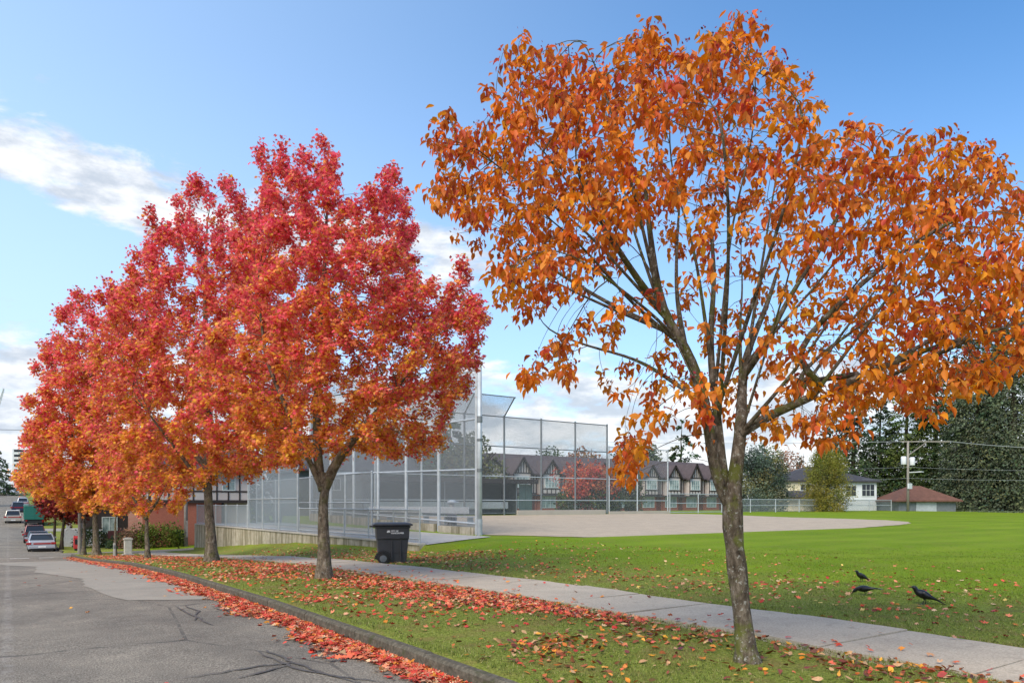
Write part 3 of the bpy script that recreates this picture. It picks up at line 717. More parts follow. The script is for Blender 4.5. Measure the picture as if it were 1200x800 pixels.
red_tree(113, 46.6, 646, [(112, 625), (111, 600)], .24,
         [(74, 350), (97, 346), (112, 372), (135, 348), (166, 345), (182, 420), (185, 500), (180, 570), (150, 596), (105, 600), (72, 582), (60, 540), (52, 490), (56, 440), (62, 400)],
         4.2, 1200, 26000, .18, 'tall red and orange tree with thick trunk at the corner, left of the utility box', redness=.78, forks=[(1, [(111, 560, 0), (108, 480, 0), (104, 400, 0)], .17, .03), (1, [(128, 580, 0), (150, 540, -1)], .1, .03)], **FARP)
red_tree(98, 47.6, 645, [(99, 625), (99, 605)], .14,
         [(50, 405), (85, 420), (110, 470), (130, 540), (122, 590), (92, 604), (62, 590), (35, 578), (22, 568), (31, 540), (32, 505), (28, 482), (42, 462)],
         3.6, 900, 20000, .18, 'orange leaved tree with slimmer trunk right beside the street corner post', redness=.66, forks=[(1, [(92, 560, 0), (80, 480, 0)], .10, .03)], **FARP)
red_tree(135, 41.5, 648, [(135, 630), (135, 610)], .10,
         [(120, 520), (150, 510), (165, 545), (162, 590), (150, 606), (125, 606), (112, 580)],
         2.2, 300, 5000, .16, 'thin trunked orange tree behind the short white post', redness=.62, **FARP)
DRK = [(.16, .012, .02), (.24, .02, .02), (.10, .008, .015), (.30, .035, .02), (.22, .04, .015), (.2, .03, .01), (.07, .01, .01)]
red_tree(63, 64, 636, [(64, 620), (65, 604), (65, 592)], .15, [(50, 560), (70, 556), (78, 585), (76, 606), (60, 614), (50, 606), (46, 585)], 2.6, 220, 2600, .26, 'dark maroon tree beside the parked silver sedan, nearest the cars', pal=DRK, barkm='bark_c', name='maroon_tree', group='maroon trees beyond the cross street', **FARP)
red_tree(72, 60, 639, [(73, 622), (76, 606), (77, 592)], .15, [(64, 570), (86, 565), (97, 588), (92, 610), (76, 616), (64, 606)], 2.6, 220, 2600, .25, 'dark maroon tree beyond the cross street, right of its twin by the corner post', pal=DRK, barkm='bark_c', name='maroon_tree', group='maroon trees beyond the cross street', **FARP)
red_tree(41, 106, 618, [(41, 595), (41, 575), (42, 550)], .2, [(28, 505), (45, 500), (55, 540), (52, 572), (38, 580), (25, 578), (16, 566), (24, 545)], 4, 300, 4000, .36, 'orange tree arching over the green truck far down the street', redness=.7, group='street trees far down the road', tmpl=KITE, step=.6, kill=.7)
# ------------------------------------------------------------------ evergreens and far trees
DG = [(.055, .095, .035), (.075, .12, .042), (.04, .07, .032), (.09, .12, .045), (.06, .09, .05)]
BG = [(.105, .135, .078), (.13, .16, .085), (.075, .10, .06), (.145, .16, .07), (.095, .115, .06)]
YG = [(.21, .20, .035), (.27, .25, .04), (.14, .15, .03), (.18, .20, .04), (.30, .24, .05)]
MG = [(.075, .115, .028), (.10, .14, .035), (.045, .075, .02), (.12, .13, .03), (.06, .09, .03)]
def conifer(name, u, t, v_top, rad, label, pal=DG, n=5200, droop=.35, size=.55, low=.04, power=.85, group=None, cat='tree'):
    x, y = at(u, t); z = float(gz(x, y)); h = CH+(VH-v_top)/F_*t-z
    tree = empty(name, (x, y, z), 0, label, cat, group)
    P = np.array([[0.0, 0, zz] for zz in np.linspace(-.2, h*.98, 9)]); P[1:, :2] += rng.normal(0, .06, (8, 2))
    tubes([P], [np.linspace(.022*h, .015, 9)], 'trunk', M['bark_c'], tree)
    nb = int(n/26); hh = 1-np.sqrt(rng.uniform(0, 1, nb)); T_ = max(9, int(h/1.15)); hh = low+(1-low)*np.clip((np.floor(hh*T_)+rng.uniform(0, .5, nb)+.25*np.sin(rng.uniform(0, 6.28, nb)))/T_, 0, 1); az = rng.uniform(0, 2*math.pi, nb)
    L = rad*np.clip(1-hh, .02, 1)**power*rng.uniform(.55, 1.18, nb)*(1+.16*np.sin(az*3+hh*9))
    k = np.sqrt(rng.uniform(.06, 1, (nb, 26)))
    sp = rng.normal(0, 1, (nb, 26))*.16*L[:, None]*(1.25-k*.6)
    px = np.cos(az)[:, None]*L[:, None]*k-np.sin(az)[:, None]*sp; py = np.sin(az)[:, None]*L[:, None]*k+np.cos(az)[:, None]*sp
    pz = hh[:, None]*h-droop*L[:, None]*k**1.5+.10*L[:, None]+rng.normal(0, .10, k.shape)*size
    Pp = np.stack([px, py, pz], -1).reshape(-1, 3); n2 = len(Pp)
    Pp[:, 2] = np.maximum(Pp[:, 2], .15)
    D = np.stack([np.repeat(np.cos(az), 26), np.repeat(np.sin(az), 26), np.full(n2, -droop*1.2)], 1)+rng.normal(0, .5, (n2, 3))
    S = rng.uniform(.55, 1.25, n2)*size
    pc = pick_cols(pal, [2, 2, 1.5, 1, 1.5], nb, .15); cols = np.repeat(pc, 26, axis=0)*(1+rng.normal(0, .09, (n2, 1)))
    leaves('crown', Pp, D, rng.normal(0, .5, (n2, 3))+np.array([0, 0, 1]), S, cols.clip(.004, 1), KITE, M['needle'], tree)
    return tree
def bushy(name, u, t, v_top, rad, label, pal=MG, n=5000, size=.35, low=.0, shape='egg', group=None, cat='tree', xy=None, height=None, trunk=True, sy=1.0, mat='needle', clumps=46, fat=1.0):
    x, y = at(u, t) if xy is None else xy; z = float(gz(x, y)); h = height or CH+(VH-v_top)/F_*t-z
    tree = empty(name, (x, y, z), 0, label, cat, group)
    if trunk:
        P = np.array([[0.0, 0, zz] for zz in np.linspace(-.2, h*.75, 6)]); P[1:, :2] += rng.normal(0, .05, (5, 2))
        ch, rd = [P], [np.linspace(.035*h**.8, .03, 6)]
        for q in range(7):
            a = rng.uniform(0, 6.28); s = P[2+q % 3]; e = s+np.array([math.cos(a)*rad*.7, math.sin(a)*rad*.7*sy, h*.28]); ch.append(np.array([s, (s+e)/2+np.array([0, 0, .1]), e])); rd.append(np.array([.02, .012, .006])*h)
        tubes(ch, rd, 'trunk', M['bark_c'], tree)
    hc = rng.uniform(0, 1, clumps); a = rng.uniform(0, 6.28, clumps)
    if shape == 'egg': env = np.sqrt(np.clip(1-((hc-.36)/.66)**2, .02, 1))
    elif shape == 'column': env = np.clip(1.15*(1-hc**3.2), .08, 1)
    elif shape == 'box': env = np.ones(clumps)
    else: env = np.sqrt(np.clip(1-((hc-.55)/.5)**2, .02, 1))
    rr = np.sqrt(rng.uniform(.2, 1, clumps))*env*rad*.84
    C = np.stack([np.cos(a)*rr, np.sin(a)*rr*sy, (low+(1-low)*hc*.94)*h], 1); cs = rng.uniform(.17, .32, clumps)*rad*fat
    i = rng.integers(0, clumps, n); d = rng.normal(0, 1, (n, 3)); d /= np.linalg.norm(d, axis=1, keepdims=True)
    Pp = C[i]+d*(cs[i]*rng.uniform(.5, 1.15, n))[:, None]; Pp[:, 2] = np.clip(Pp[:, 2], .03, None)
    cc = pick_cols(pal, [2, 2, 1.5, 1, 1], clumps, .14)
    leaves('crown', Pp, d+rng.normal(0, .7, (n, 3))+np.array([0, 0, -.3]), rng.normal(0, 1, (n, 3)), rng.uniform(.6, 1.3, n)*size, (cc[i]*(1+rng.normal(0, .16, (n, 1)))).clip(.004, 1), KITE, M[mat], tree)
    return tree
G = 'tall evergreens along the far side of the field'
conifer('conifer', 1000, 122, 430, 6.5, 'dark spiky conifer behind the olive cypress', DG, 12000, size=.42, group=G)
conifer('conifer', 972, 125, 486, 4.6, 'dark narrow conifer left of the tall dark spiky one', DG, 9000, size=.42, group=G)
conifer('conifer', 1032, 124, 452, 6.0, 'dark thin topped conifer above the small hip roof', DG, 12000, size=.42, group=G)
conifer('conifer', 1062, 122, 425, 6.6, 'broad green conifer directly behind the power pole', [(.085, .135, .035), (.105, .155, .04), (.055, .09, .03), (.12, .15, .045), (.08, .115, .04)], 16000, power=.65, size=.42, group=G)
conifer('conifer', 1096, 124, 405, 6.5, 'green conifer between the power pole and the big right hand conifers', [(.075, .12, .038), (.095, .14, .045), (.05, .085, .03), (.11, .14, .05), (.075, .11, .04)], 15000, power=.7, size=.42, group=G)
conifer('conifer', 1146, 104, 372, 6.4, 'broad grey green conifer with drooping layered boughs by the right edge', BG, 34000, .62, .36, .0, .55, group=G)
conifer('conifer', 1188, 99, 350, 8.0, 'rightmost grey green conifer reaching above the orange leaves', BG, 34000, .62, .36, .0, .55, group=G)
conifer('conifer', 1240, 101, 380, 8.0, 'grey green conifer cut by the right edge of the photo', BG, 12000, .50, .4, .0, .6, group=G)
conifer('conifer', 1168, 110, 330, 6.6, 'tallest dark conifer behind the two grey green ones', DG, 13000, size=.38, group=G)
conifer('conifer', 1122, 116, 392, 6.0, 'dark conifer filling behind the layered grey green one', DG, 13000, size=.38, group=G)
conifer('conifer', 893, 135, 509, 3.4, 'far thin spruce tip rising behind the blue green pine', DG, 3000, size=.42, group=G)
conifer('conifer', 942, 140, 530, 4.6, 'small dark green conifer behind the cream house', DG, 6000, size=.42, group=G)
conifer('conifer', 798, 135, 488, 6.5, 'dark conifer showing above the timbered roofs', DG, 3600, group=G)
conifer('conifer', 528, 84, 476, 6.0, 'dark conifer seen through the tall backstop netting', DG, 9000, size=.42, group=G)
bushy('pine', 893, 92, 525, 3.9, 'wide blue green pine standing behind the low chain link fence', [(.12, .17, .12), (.15, .19, .12), (.08, .12, .08), (.19, .18, .07), (.11, .15, .10)], 20000, .22, .0, 'egg', clumps=90, fat=1.15)
bushy('cypress', 968, 88, 528, 3.0, 'rounded olive green cypress right behind the low chain link fence', YG, 30000, .14, .0, 'egg', clumps=150, fat=1.35)
bushy('bare_tree', 915, 120, 530, 4.5, 'pale brown half bare tree beyond the cream house', [(.32, .17, .10), (.38, .22, .14), (.25, .15, .10), (.36, .20, .10), (.3, .2, .14)], 2400, .3, .3, 'round')
bushy('coral_tree', 688, 68, 549, 3.6, 'coral leaved tree in front of the timbered townhouses, seen through mesh', [(.50, .09, .05), (.56, .15, .07), (.42, .06, .05), (.5, .2, .08), (.4, .12, .06)], 4600, .26, .35, 'round', xy=(on_y(688, 55.5), 55.5), height=4.6)
bushy('shrub', 690, 68, 572, 3.6, 'green hedge shrub below the coral leaved tree', MG, 3600, .26, xy=(on_y(690, 56), 56), height=2.6, trunk=False, cat='bush')
bushy('green_tree', 734, 70, 540, 2.1, 'loose green tree right of the coral leaved one', [(.09, .12, .055), (.11, .14, .06), (.06, .09, .04), (.13, .14, .06), (.08, .11, .05)], 3200, .24, .0, 'egg', xy=(on_y(734, 55.2), 55.2), height=4.6)
bushy('green_tree', 575, 80, 515, 3.8, 'leafy olive tree rising behind the dugout roof', [(.12, .13, .05), (.15, .16, .06), (.08, .09, .035), (.13, .14, .05), (.10, .11, .05)], 4000, .32, .0, 'egg', xy=(on_y(574, 64), 67.2), height=9)
bushy('green_tree', 645, 150, 526, 4.6, 'distant round tree above the dark roofs, leftmost of the row there', MG, 2400, .5, .2, 'round')
bushy('rust_tree', 683, 150, 526, 4.6, 'distant rust coloured tree above the dark roofs', [(.32, .12, .05), (.36, .16, .06), (.26, .10, .05), (.3, .18, .06), (.3, .1, .05)], 2400, .5, .2, 'round')
bushy('green_tree', 730, 150, 524, 4.6, 'distant dark green tree above the roofs beside the tall netting end', DG, 2400, .5, .2, 'round')
bushy('green_tree', 758, 140, 518, 4.0, 'distant dark ragged tree above the roofs, rightmost of the row there', DG, 2400, .5, .2, 'egg')
for i, (u, y, h, r_) in enumerate([(262, 78, 8.5, 4.0), (330, 82, 10, 5.0), (395, 80, 9, 4.5), (455, 84, 11, 5.0), (497, 76, 9, 3.8)]):
    bushy('dark_tree', u, 80, 500, r_, ['dark bushy tree right of the timbered building end', 'dark bushy tree behind the tall dark mesh', 'dark bushy tree behind the ramp railing', 'tall dark tree behind the wheeled bin and mesh', 'dark tree left of the tall light pole'][i], [(.05, .065, .04), (.07, .085, .05), (.035, .045, .03), (.08, .08, .05), (.05, .06, .04)], 3200, .42, .05, 'egg', group='dark trees beyond the cross street', xy=(on_y(u, y), y), height=h)
bushy('yellow_tree', -6, 150, 560, 4.0, 'yellow green tree at the left edge far down the street', YG, 2600, .5, .1, 'egg', xy=(-7.5, 165), height=13)
conifer('conifer', -2, 180, 525, 6.0, 'dark conifer behind the yellow tree at the left edge', DG, 2600)
bushy('dark_tree', 37, 110, 585, 3.5, 'dark green tree hanging over the street above the green truck', DG, 2200, .4, .3, 'round', xy=(7.2, 122), height=6.8)
bushy('hedge', 190, 62, 612, 2.1, 'clipped bright green hedge in front of the red brick wall', [(.12, .16, .02), (.16, .20, .03), (.08, .11, .02), (.18, .2, .03), (.1, .14, .02)], 3600, .16, xy=(on_y(188, 66.8), 66.9), height=1.9, trunk=False, cat='hedge', shape='box', sy=.35, clumps=60)
bushy('shrub', 117, 62, 612, 1.3, 'low dark green shrub between the corner trees', DG, 1500, .18, xy=(8.0, 69.0), height=1.3, trunk=False, cat='bush')
bushy('shrub', 90, 62, 612, 1.5, 'dark shrub by the white wall across the cross street', DG, 1300, .18, xy=(6.0, 73.0), height=1.6, trunk=False, cat='bush')
bushy('dry_hedge', 150, 62, 612, 1.7, 'brownish dry hedge behind the cream utility box', [(.25, .13, .08), (.3, .17, .1), (.2, .1, .07), (.22, .14, .08), (.25, .12, .08)], 2000, .16, xy=(8.9, 67.4), height=1.5, trunk=False, cat='hedge', shape='box', sy=.35)
# ------------------------------------------------------------------ fences
def fence(name, label, pts, h, rails, mat, post_r=.04, rail_r=.025, pm='galv', cat='fence', zf=None, heights=None, bottom=0.05, rm=None):
    """posts at pts (x, y); rails at given heights; one mesh panel per bay"""
    zf = zf or (lambda x, y: float(gz(x, y, False)))
    x0, y0 = pts[0]; z0 = zf(x0, y0); root = empty(name, (x0, y0, z0), 0, label, cat)
    L = [(x-x0, y-y0, zf(x, y)-z0) for x, y in pts]; hs = heights or [h]*len(pts)
    for (x, y, z), hh in zip(L, hs):
        mb = MB().tube((x, y, z-.15), (x, y, z+hh), post_r, n=10); mb.tube((x, y, z+hh), (x, y, z+hh+.05), post_r*1.25, post_r*.4, n=10)
        mb.build('post', M[pm], root, smooth=False)
    for i in range(len(L)-1):
        a, b = Vector(L[i]), Vector(L[i+1]); hh = min(hs[i], hs[i+1])
        for r_ in rails:
            if r_ <= hh+.01: MB().tube(a+Vector((0, 0, r_)), b+Vector((0, 0, r_)), rail_r, n=8).build('rail', M[rm or pm], root)
        if mat:
            d = (b-a); ang = math.atan2(d.y, d.x); Ln = math.hypot(d.x, d.y)
            o = mesh_np('mesh_panel', [(0, 0, bottom), (Ln, 0, bottom+d.z), (Ln, 0, hh+d.z), (0, 0, hh)], [(0, 1, 2, 3)], M[mat], root, loc=a); o.rotation_euler = (0, 0, ang)
    return root
# retaining wall along the ramp
def wall_pts(y): return float(xw(y))
ys = [23.6, 27, 31, 35, 39, 43, 47, 51, 56.0]
mb = MB()
def wtop(y): return .06 if y > 26 else .04
prev = None
for a, b in zip(ys[:-1], ys[1:]):
    V = []
    for y in (a, b-.015):
        x = wall_pts(y)
        for dx, z in ((-.10, float(prof(y))-.3), (.10, float(prof(y))-.3), (.10, wtop(y)), (-.10, wtop(y))): V.append((x+dx, y, z))
    mb.add(V, [(0, 3, 2, 1), (4, 5, 6, 7), (0, 1, 5, 4), (1, 2, 6, 5), (2, 3, 7, 6), (3, 0, 4, 7)])
x = wall_pts(56.0)
mb.box(x-.10, 17.6, 56.0, 56.25, -2.4, .06)
w = empty('retaining_wall', (12.4, 23.6, 0), 0, 'long stained concrete retaining wall below the fence, streaked with dirt', 'wall')
wb = mb.build('wall_face', M['wall'], w); wb.matrix_parent_inverse = Matrix.Translation((-12.4, -23.6, 0))
mb = MB()
for a, b in zip(ys[:-1], ys[1:]):
    V = []
    for y in (a, b-.01):
        x = wall_pts(y)
        for dx, z in ((-.15, wtop(y)+.003), (.15, wtop(y)+.003), (.15, wtop(y)+.075), (-.15, wtop(y)+.075)): V.append((x+dx, y, z))
    mb.add(V, [(0, 3, 2, 1), (4, 5, 6, 7), (0, 1, 5, 4), (1, 2, 6, 5), (2, 3, 7, 6), (3, 0, 4, 7)])
o = mb.build('coping', M['concrete'], w); o.matrix_parent_inverse = Matrix.Translation((-12.4, -23.6, 0))
top = lambda x, y: .12
wp = lambda ys_: [(wall_pts(y), y) for y in ys_]
fence('chain_link_fence', 'low bluish mesh fence on the far left end of the stained wall', wp([55.9, 53.4, 51, 48.6, 46.2, 44.2]), 1.35, [.08, 1.33], 'mesh_blue', .035, .022, 'galv', zf=top)
fence('chain_link_fence', 'tall grey mesh fence standing on the stained wall between the red trees', wp([44.0, 41.4, 38.7, 36.0]), 3.4, [.08, 1.7, 3.38], 'mesh_blue', .05, .03, 'galv', zf=top)
fence('railing', 'long galvanised mesh railing along the ramp behind the wheeled bin', wp([35.8, 32.8, 30.4, 28.0, 25.8, 23.75]), 1.22, [.14, 1.20], 'mesh_side', .028, .028, 'galv', cat='railing', zf=top)
fence('chain_link_fence', 'mid height mesh fence with capped posts inside the ramp railing', [(14.6, 53), (14.6, 48.5), (14.6, 44), (14.6, 40), (14.6, 36.4), (14.6, 33)], 3.0, [.1, 1.5, 2.98], 'mesh_side', .05, .028, 'galv', zf=lambda x, y: .12)
# tall side fence of the backstop
def tall_side():
    ys_ = [28.15, 31.7, 35.3, 38.9, 42.5, 46.4, 50.35]; root = fence('backstop_fence', 'very tall side fence running back from the crow topped pole behind the red tree', [(17.6, y) for y in ys_], 7.6, [.5, 2.98, 5.3, 7.55], 'mesh_side', .085, .045, 'galv_light', zf=lambda x, y: float(field(y)), rm='galv_light')
    return root
tall_side()
mb = MB()
for y0, y1 in ((28.3, 31.6), (31.85, 35.2), (35.4, 38.8), (39, 42.4), (42.6, 46.3), (46.5, 50.2)): mb.box(17.5, 17.66, y0, y1, float(field(y0))-.2, float(field(y1))+.26)
prop(mb.build('concrete_kerb', M['wall']), 'low mossy concrete edging under the tall side fence', 'edging')
# far backstop with overhang
def backstop():
    xs = [17.75, 22.6, 26.5, 30.4, 34.3, 38.2, 42.05, 45.9]; Yb = 50.5; zb = .6
    root = empty('backstop', (34.3, Yb, zb), 0, 'tall baseball backstop with a leaning netting overhang on its left half', 'backstop')
    H = 8.25
    for i, x in enumerate(xs):
        mb = MB().tube((x-34.3, 0, -.15), (x-34.3, 0, H+.12), .085, n=10).build('post', M['galv_dark'] if i > 2 else M['galv_light'], root)
    for i, (a, b) in enumerate(zip(xs[:-1], xs[1:])):
        for z in (.15, 5.75, H): MB().tube((a-34.3, 0, z), (b-34.3, 0, z), .045, n=8).build('rail', M['galv_dark'], root)
        for z in (1.25, 3.25): MB().tube((a-34.3, 0, z), (b-34.3, 0, z), .04, n=8).build('rail', M['galv_light'], root)
        mesh_np('mesh_panel', [(a-34.3, 0, .1), (b-34.3, 0, .1), (b-34.3, 0, 5.75), (a-34.3, 0, 5.75)], [(0, 1, 2, 3)], M['mesh'], root)
        mesh_np('netting_panel', [(a-34.3, .03, 5.75), (b-34.3, .03, 5.75), (b-34.3, .03, H), (a-34.3, .03, H)], [(0, 1, 2, 3)], M['netting'], root)
    for x in xs[:5]: MB().tube((x-34.3, 0, H), (x-34.3, -1.55, H+1.45), .055, n=8).build('overhang_arm', M['galv_dark'], root)
    mb = MB().tube((xs[0]-34.3, -1.55, H+1.45), (0.1, -1.55, H+1.45), .045, n=8); mb.build('overhang_rail', M['galv_dark'], root)
    for a, b in zip(xs[:4], xs[1:5]):
        mesh_np('netting_panel', [(a-34.3, -.02, H), (b-34.3, -.02, H), (b-34.3, -1.55, H+1.43), (a-34.3, -1.55, H+1.43)], [(0, 1, 2, 3)], M['netting'], root)
backstop()
fence('chain_link_fence', 'medium height outfield mesh fence right of the tall backstop netting', [(46.15, 50.5), (49.8, 50.5), (54.0, 50.5)], 6.3, [.15, 1.25, 3.25, 6.25], 'mesh', .07, .04, 'galv_light', heights=[6.3, 6.3, 6.3])
fence('chain_link_fence', 'mesh fence bay half hidden by the mossy tree trunk', [(54.3, 50.5), (58.5, 50.5), (62.2, 50.5)], 2.0, [.1, 1.0, 1.95], 'mesh', .055, .035, 'galv_light')
fence('chain_link_fence', 'low long mesh fence across the right side of the field', [(x, 50.5) for x in (62.5, 67, 71.5, 76, 81, 86, 91.2, 96.6)], 1.45, [.75, 1.43], 'mesh_side', .055, .04, 'galv_light')
# timber edging below the backstop
prop(MB().box(35.5, 45.5, 50.25, 50.4, .5, 1.0).box(46, 54, 50.25, 50.4, .5, .85).build('timber_board', M['stucco_b'], bevel=.01), 'weathered board along the foot of the backstop mesh', 'board')
# crow topped pole
px_, py_ = 17.6, 27.9
pole = empty('light_pole', (px_, py_, .1), 0, 'thick galvanised pole with a crow on top, at the edge of the gravel infield', 'pole')
MB().tube((0, 0, -.2), (0, 0, 7.62), .115, .10, n=16).build('shaft', M['galv_light'], pole, True)
MB().tube((0, 0, 7.62), (0, 0, 7.72), .108, .05, n=16).build('cap', M['galv'], pole)
for z0, z1 in ((5.15, 5.42), (4.3, 4.4), (2.9, 3.05)): MB().tube((0, 0, z0), (0, 0, z1), .13, n=16).build('clamp', M['galv_dark'], pole)
MB().tube((0, 0, .0), (0, 0, .75), .13, .128, n=16).build('sleeve', M['galv'], pole)
# dugouts
def dugout(name, label, x0, x1, y0, y1, zb, h=2.75):
    r_ = empty(name, ((x0+x1)/2, y0, zb), 0, label, 'dugout'); hx = (x1-x0)/2; D = y1-y0
    MB().box(-hx, hx, D-.15, D, 0, h-.02).build('back_wall', M['slate'], r_)
    MB().box(-hx, -hx+.15, .01, D-.16, 0, h-.02).build('side_wall', M['slate'], r_); MB().box(hx-1.5, hx-1.35, .3, D-.16, 0, h-.02).build('side_wall', M['slate'], r_)
    MB().box(-hx-.35, hx+.35, -.45, D+.3, h, h+.30).build('roof', M['roofdark'], r_, bevel=.02)
    MB().box(-hx-.36, hx+.36, -.49, -.455, h-.06, h+.32).build('fascia', M['timber'], r_)
    MB().box(-hx+.4, hx-2.2, .5, .62, .55, 1.12).build('bench', M['bench_white'], r_, bevel=.01)
    MB().box(-hx+.4, hx-2.2, .64, 1.1, .50, .56).build('seat', M['bench_white'], r_)
    for x in np.linspace(-hx+.1, hx-1.6, 5): MB().tube((x, .1, 0), (x, .1, h), .04).build('support_post', M['galv'], r_)
    MB().box(hx-1.3, hx, .05, .12, .1, h-.1).build('door', M['green_paint'], r_)
    mb = MB()
    for x in (hx-1.33, hx-.65, hx): mb.box(x-.03, x+.03, .0, .05, 0, h)
    mb.box(hx-1.33, hx, 0, .05, 1.3, 1.37).build('door_frame', M['green_paint'], r_)
    return r_
dugout('dugout', 'flat roofed dark dugout with long white bench behind the backstop', 22.0, 38.0, 51.6, 54.4, .6)
b = empty('team_bench', (20.2, 38, .4), R(90), 'long white team bench seen through the mesh right of the forked trunk', 'bench')
MB().box(-5, 8, -.4, 0, .42, .47).build('seat', M['bench_white'], b, bevel=.01); MB().box(-5, 8, .04, .08, .62, .98).build('backrest', M['bench_white'], b, bevel=.01)
for k in range(6): MB().box(-4.8+k*2.5, -4.72+k*2.5, -.35, 0, 0, .415).build('leg', M['galv'], b)
b = empty('sand_bank', (39, 52, .6), 0, 'small pale dirt heap at the foot of the backstop', 'dirt heap')
# litter bin inside the fence
x, y = at(529.5, 41); lb = empty('litter_bin', (x, y, .12), 0, 'slim dark litter bin with pale cap beyond the low edging by the light pole', 'litter bin')
MB().lathe([(.24, 0), (.25, .05), (.25, .78), (.22, .82)]).build('body', M['bin'], lb, True)
mb = MB()
for i in range(10):
    a = 2*math.pi*i/10; mb.box(.255*math.cos(a)-.02, .255*math.cos(a)+.02, .255*math.sin(a)-.02, .255*math.sin(a)+.02, .06, .78)
mb.build('slat', M['galv_dark'], lb); MB().lathe([(.28, .82), (.30, .86), (.28, .93), (.10, .96)]).build('rim', M['concrete'], lb, True)
MB().lathe([(.14, .95), (.14, 1.45)]).build('column', M['concrete'], lb); MB().lathe([(.20, 1.45), (.26, 1.50), (.26, 1.58), (.08, 1.64)]).box(.1, .42, -.06, .06, 1.50, 1.57).build('cap', M['bench_white'], lb)
bpy.data.objects.remove(b)
# ------------------------------------------------------------------ wheeled bin
def wheelie():
    x, y = at(459, 21.6); z = float(gz(x, y)); rz = -R(YAW)+R(14)
    r_ = empty('wheeled_bin', (x, y, z-.01), rz, 'dark grey wheeled refuse bin with white lettering beside the footpath', 'bin')
    def sec(z, x0, x1, yd): return [(x0, -yd, z), (x1, -yd, z), (x1, yd, z), (x0, yd, z)]
    rings = [sec(.02, -.24, .40, .27), sec(.30, -.29, .42, .285), sec(.31, -.40, .42, .29), sec(.72, -.43, .455, .315), sec(.74, -.45, .475, .335), sec(.78, -.45, .475, .335), sec(1.06, -.46, .485, .345), sec(1.10, -.50, .52, .37), sec(1.13, -.50, .52, .37)]
    V = [p for q in rings for p in q]; m = len(rings)
    Fc = [(j*4+i, j*4+(i+1) % 4, (j+1)*4+(i+1) % 4, (j+1)*4+i) for j in range(m-1) for i in range(4)]+[(3, 2, 1, 0), tuple(range((m-1)*4, m*4))]
    MB().add(V, Fc).build('body', M['bin'], r_, bevel=.018)
    # raised ribs and grip ledges
    MB().box(-.30, -.02, -.352, -.330, .76, .80).box(.20, .40, -.352, -.330, .76, .80).box(-.03, -.005, -.335, -.29, .1, .72).box(.22, .245, -.332, -.285, .1, .72).build('rib', M['bin'], r_, bevel=.005)
    V = []; ll = [(-.55, .40, 1.14), (-.56, .41, 1.175), (-.50, .37, 1.215), (-.38, .28, 1.235)]
    for xa, yd, zz in ll: V += [(xa, -yd, zz), (-xa+.02, -yd, zz), (-xa+.02, yd, zz), (xa, yd, zz)]
    MB().add(V, [(j*4+i, j*4+(i+1) % 4, (j+1)*4+(i+1) % 4, (j+1)*4+i) for j in range(3) for i in range(4)]+[(3, 2, 1, 0), (12, 13, 14, 15)]).build('lid', M['bin'], r_, bevel=.012)
    MB().tube((-.62, -.26, 1.12), (-.62, .26, 1.12), .022).bar((-.48, -.24, 1.10), (-.62, -.24, 1.12), .04).bar((-.48, .24, 1.10), (-.62, .24, 1.12), .04).build('handle', M['bin'], r_)
    for s in (-1, 1):
        w_ = MB().tube((-.27, s*.30, .155), (-.27, s*.37, .155), .155, n=24).build('wheel', M['rubber'], r_)
        MB().tube((-.27, s*.371, .155), (-.27, s*.378, .155), .10, n=20).build('hub', M['galv_dark'], w_)
        mb = MB()
        for i in range(6):
            a = math.pi*i/3; mb.bar((-.27, s*.381, .155), (-.27+.10*math.cos(a), s*.381, .155+.10*math.sin(a)), .014, .014)
        mb.build('spoke', M['galv_dark'], w_)
    pts = [(-.27+.205*math.cos(a), .155+.205*math.sin(a)) for a in np.linspace(-.2, math.pi+.1, 12)]
    mb = MB()
    for a, b_ in zip(pts[:-1], pts[1:]): mb.bar((a[0], -.33, a[1]), (b_[0], -.33, b_[1]), .07, .02, up=(0, 1, 0))
    mb.build('wheel_arch', M['rubber'], r_)
    for txt, sx, zz, size in (('CITY OF', .0, .962, .050), ('VANCOUVER', .0, .897, .054)):
        cu = bpy.data.curves.new('lettering', 'FONT'); cu.body = txt; cu.size = size*1.15; cu.extrude = .001; cu.offset = .0026; cu.resolution_u = 4
        ob = bpy.data.objects.new('tmp', cu); COL.objects.link(ob); bpy.context.view_layer.update()
        me = bpy.data.meshes.new_from_object(ob.evaluated_get(bpy.context.evaluated_depsgraph_get())); bpy.data.objects.remove(ob)
        me.materials.clear(); me.materials.append(M['white']); lo = bpy.data.objects.new('lettering', me); COL.objects.link(lo); lo.parent = r_
        lo.location = (sx-.05, -.3435 if zz > .92 else -.3415, zz); lo.rotation_euler = (R(90)+.032, 0, 0)
    mb = MB()
    for i, (a, L_) in enumerate([(.3, .06), (1.0, .075), (1.7, .07), (2.4, .06), (3.1, .05)]):
        c, s_ = math.cos(a), math.sin(a); ox, oz = -.12, .945
        mb.add([(ox, -.3455, oz), (ox+c*L_*.55-s_*.016, -.3465, oz+s_*L_*.55+c*.016), (ox+c*L_, -.347, oz+s_*L_), (ox+c*L_*.55+s_*.016, -.3465, oz+s_*L_*.55-c*.016)], [(0, 1, 2, 3)])
    mb.build('emblem', M['white'], r_)
    r_.scale = (1.02, 1.02, .97)
wheelie()
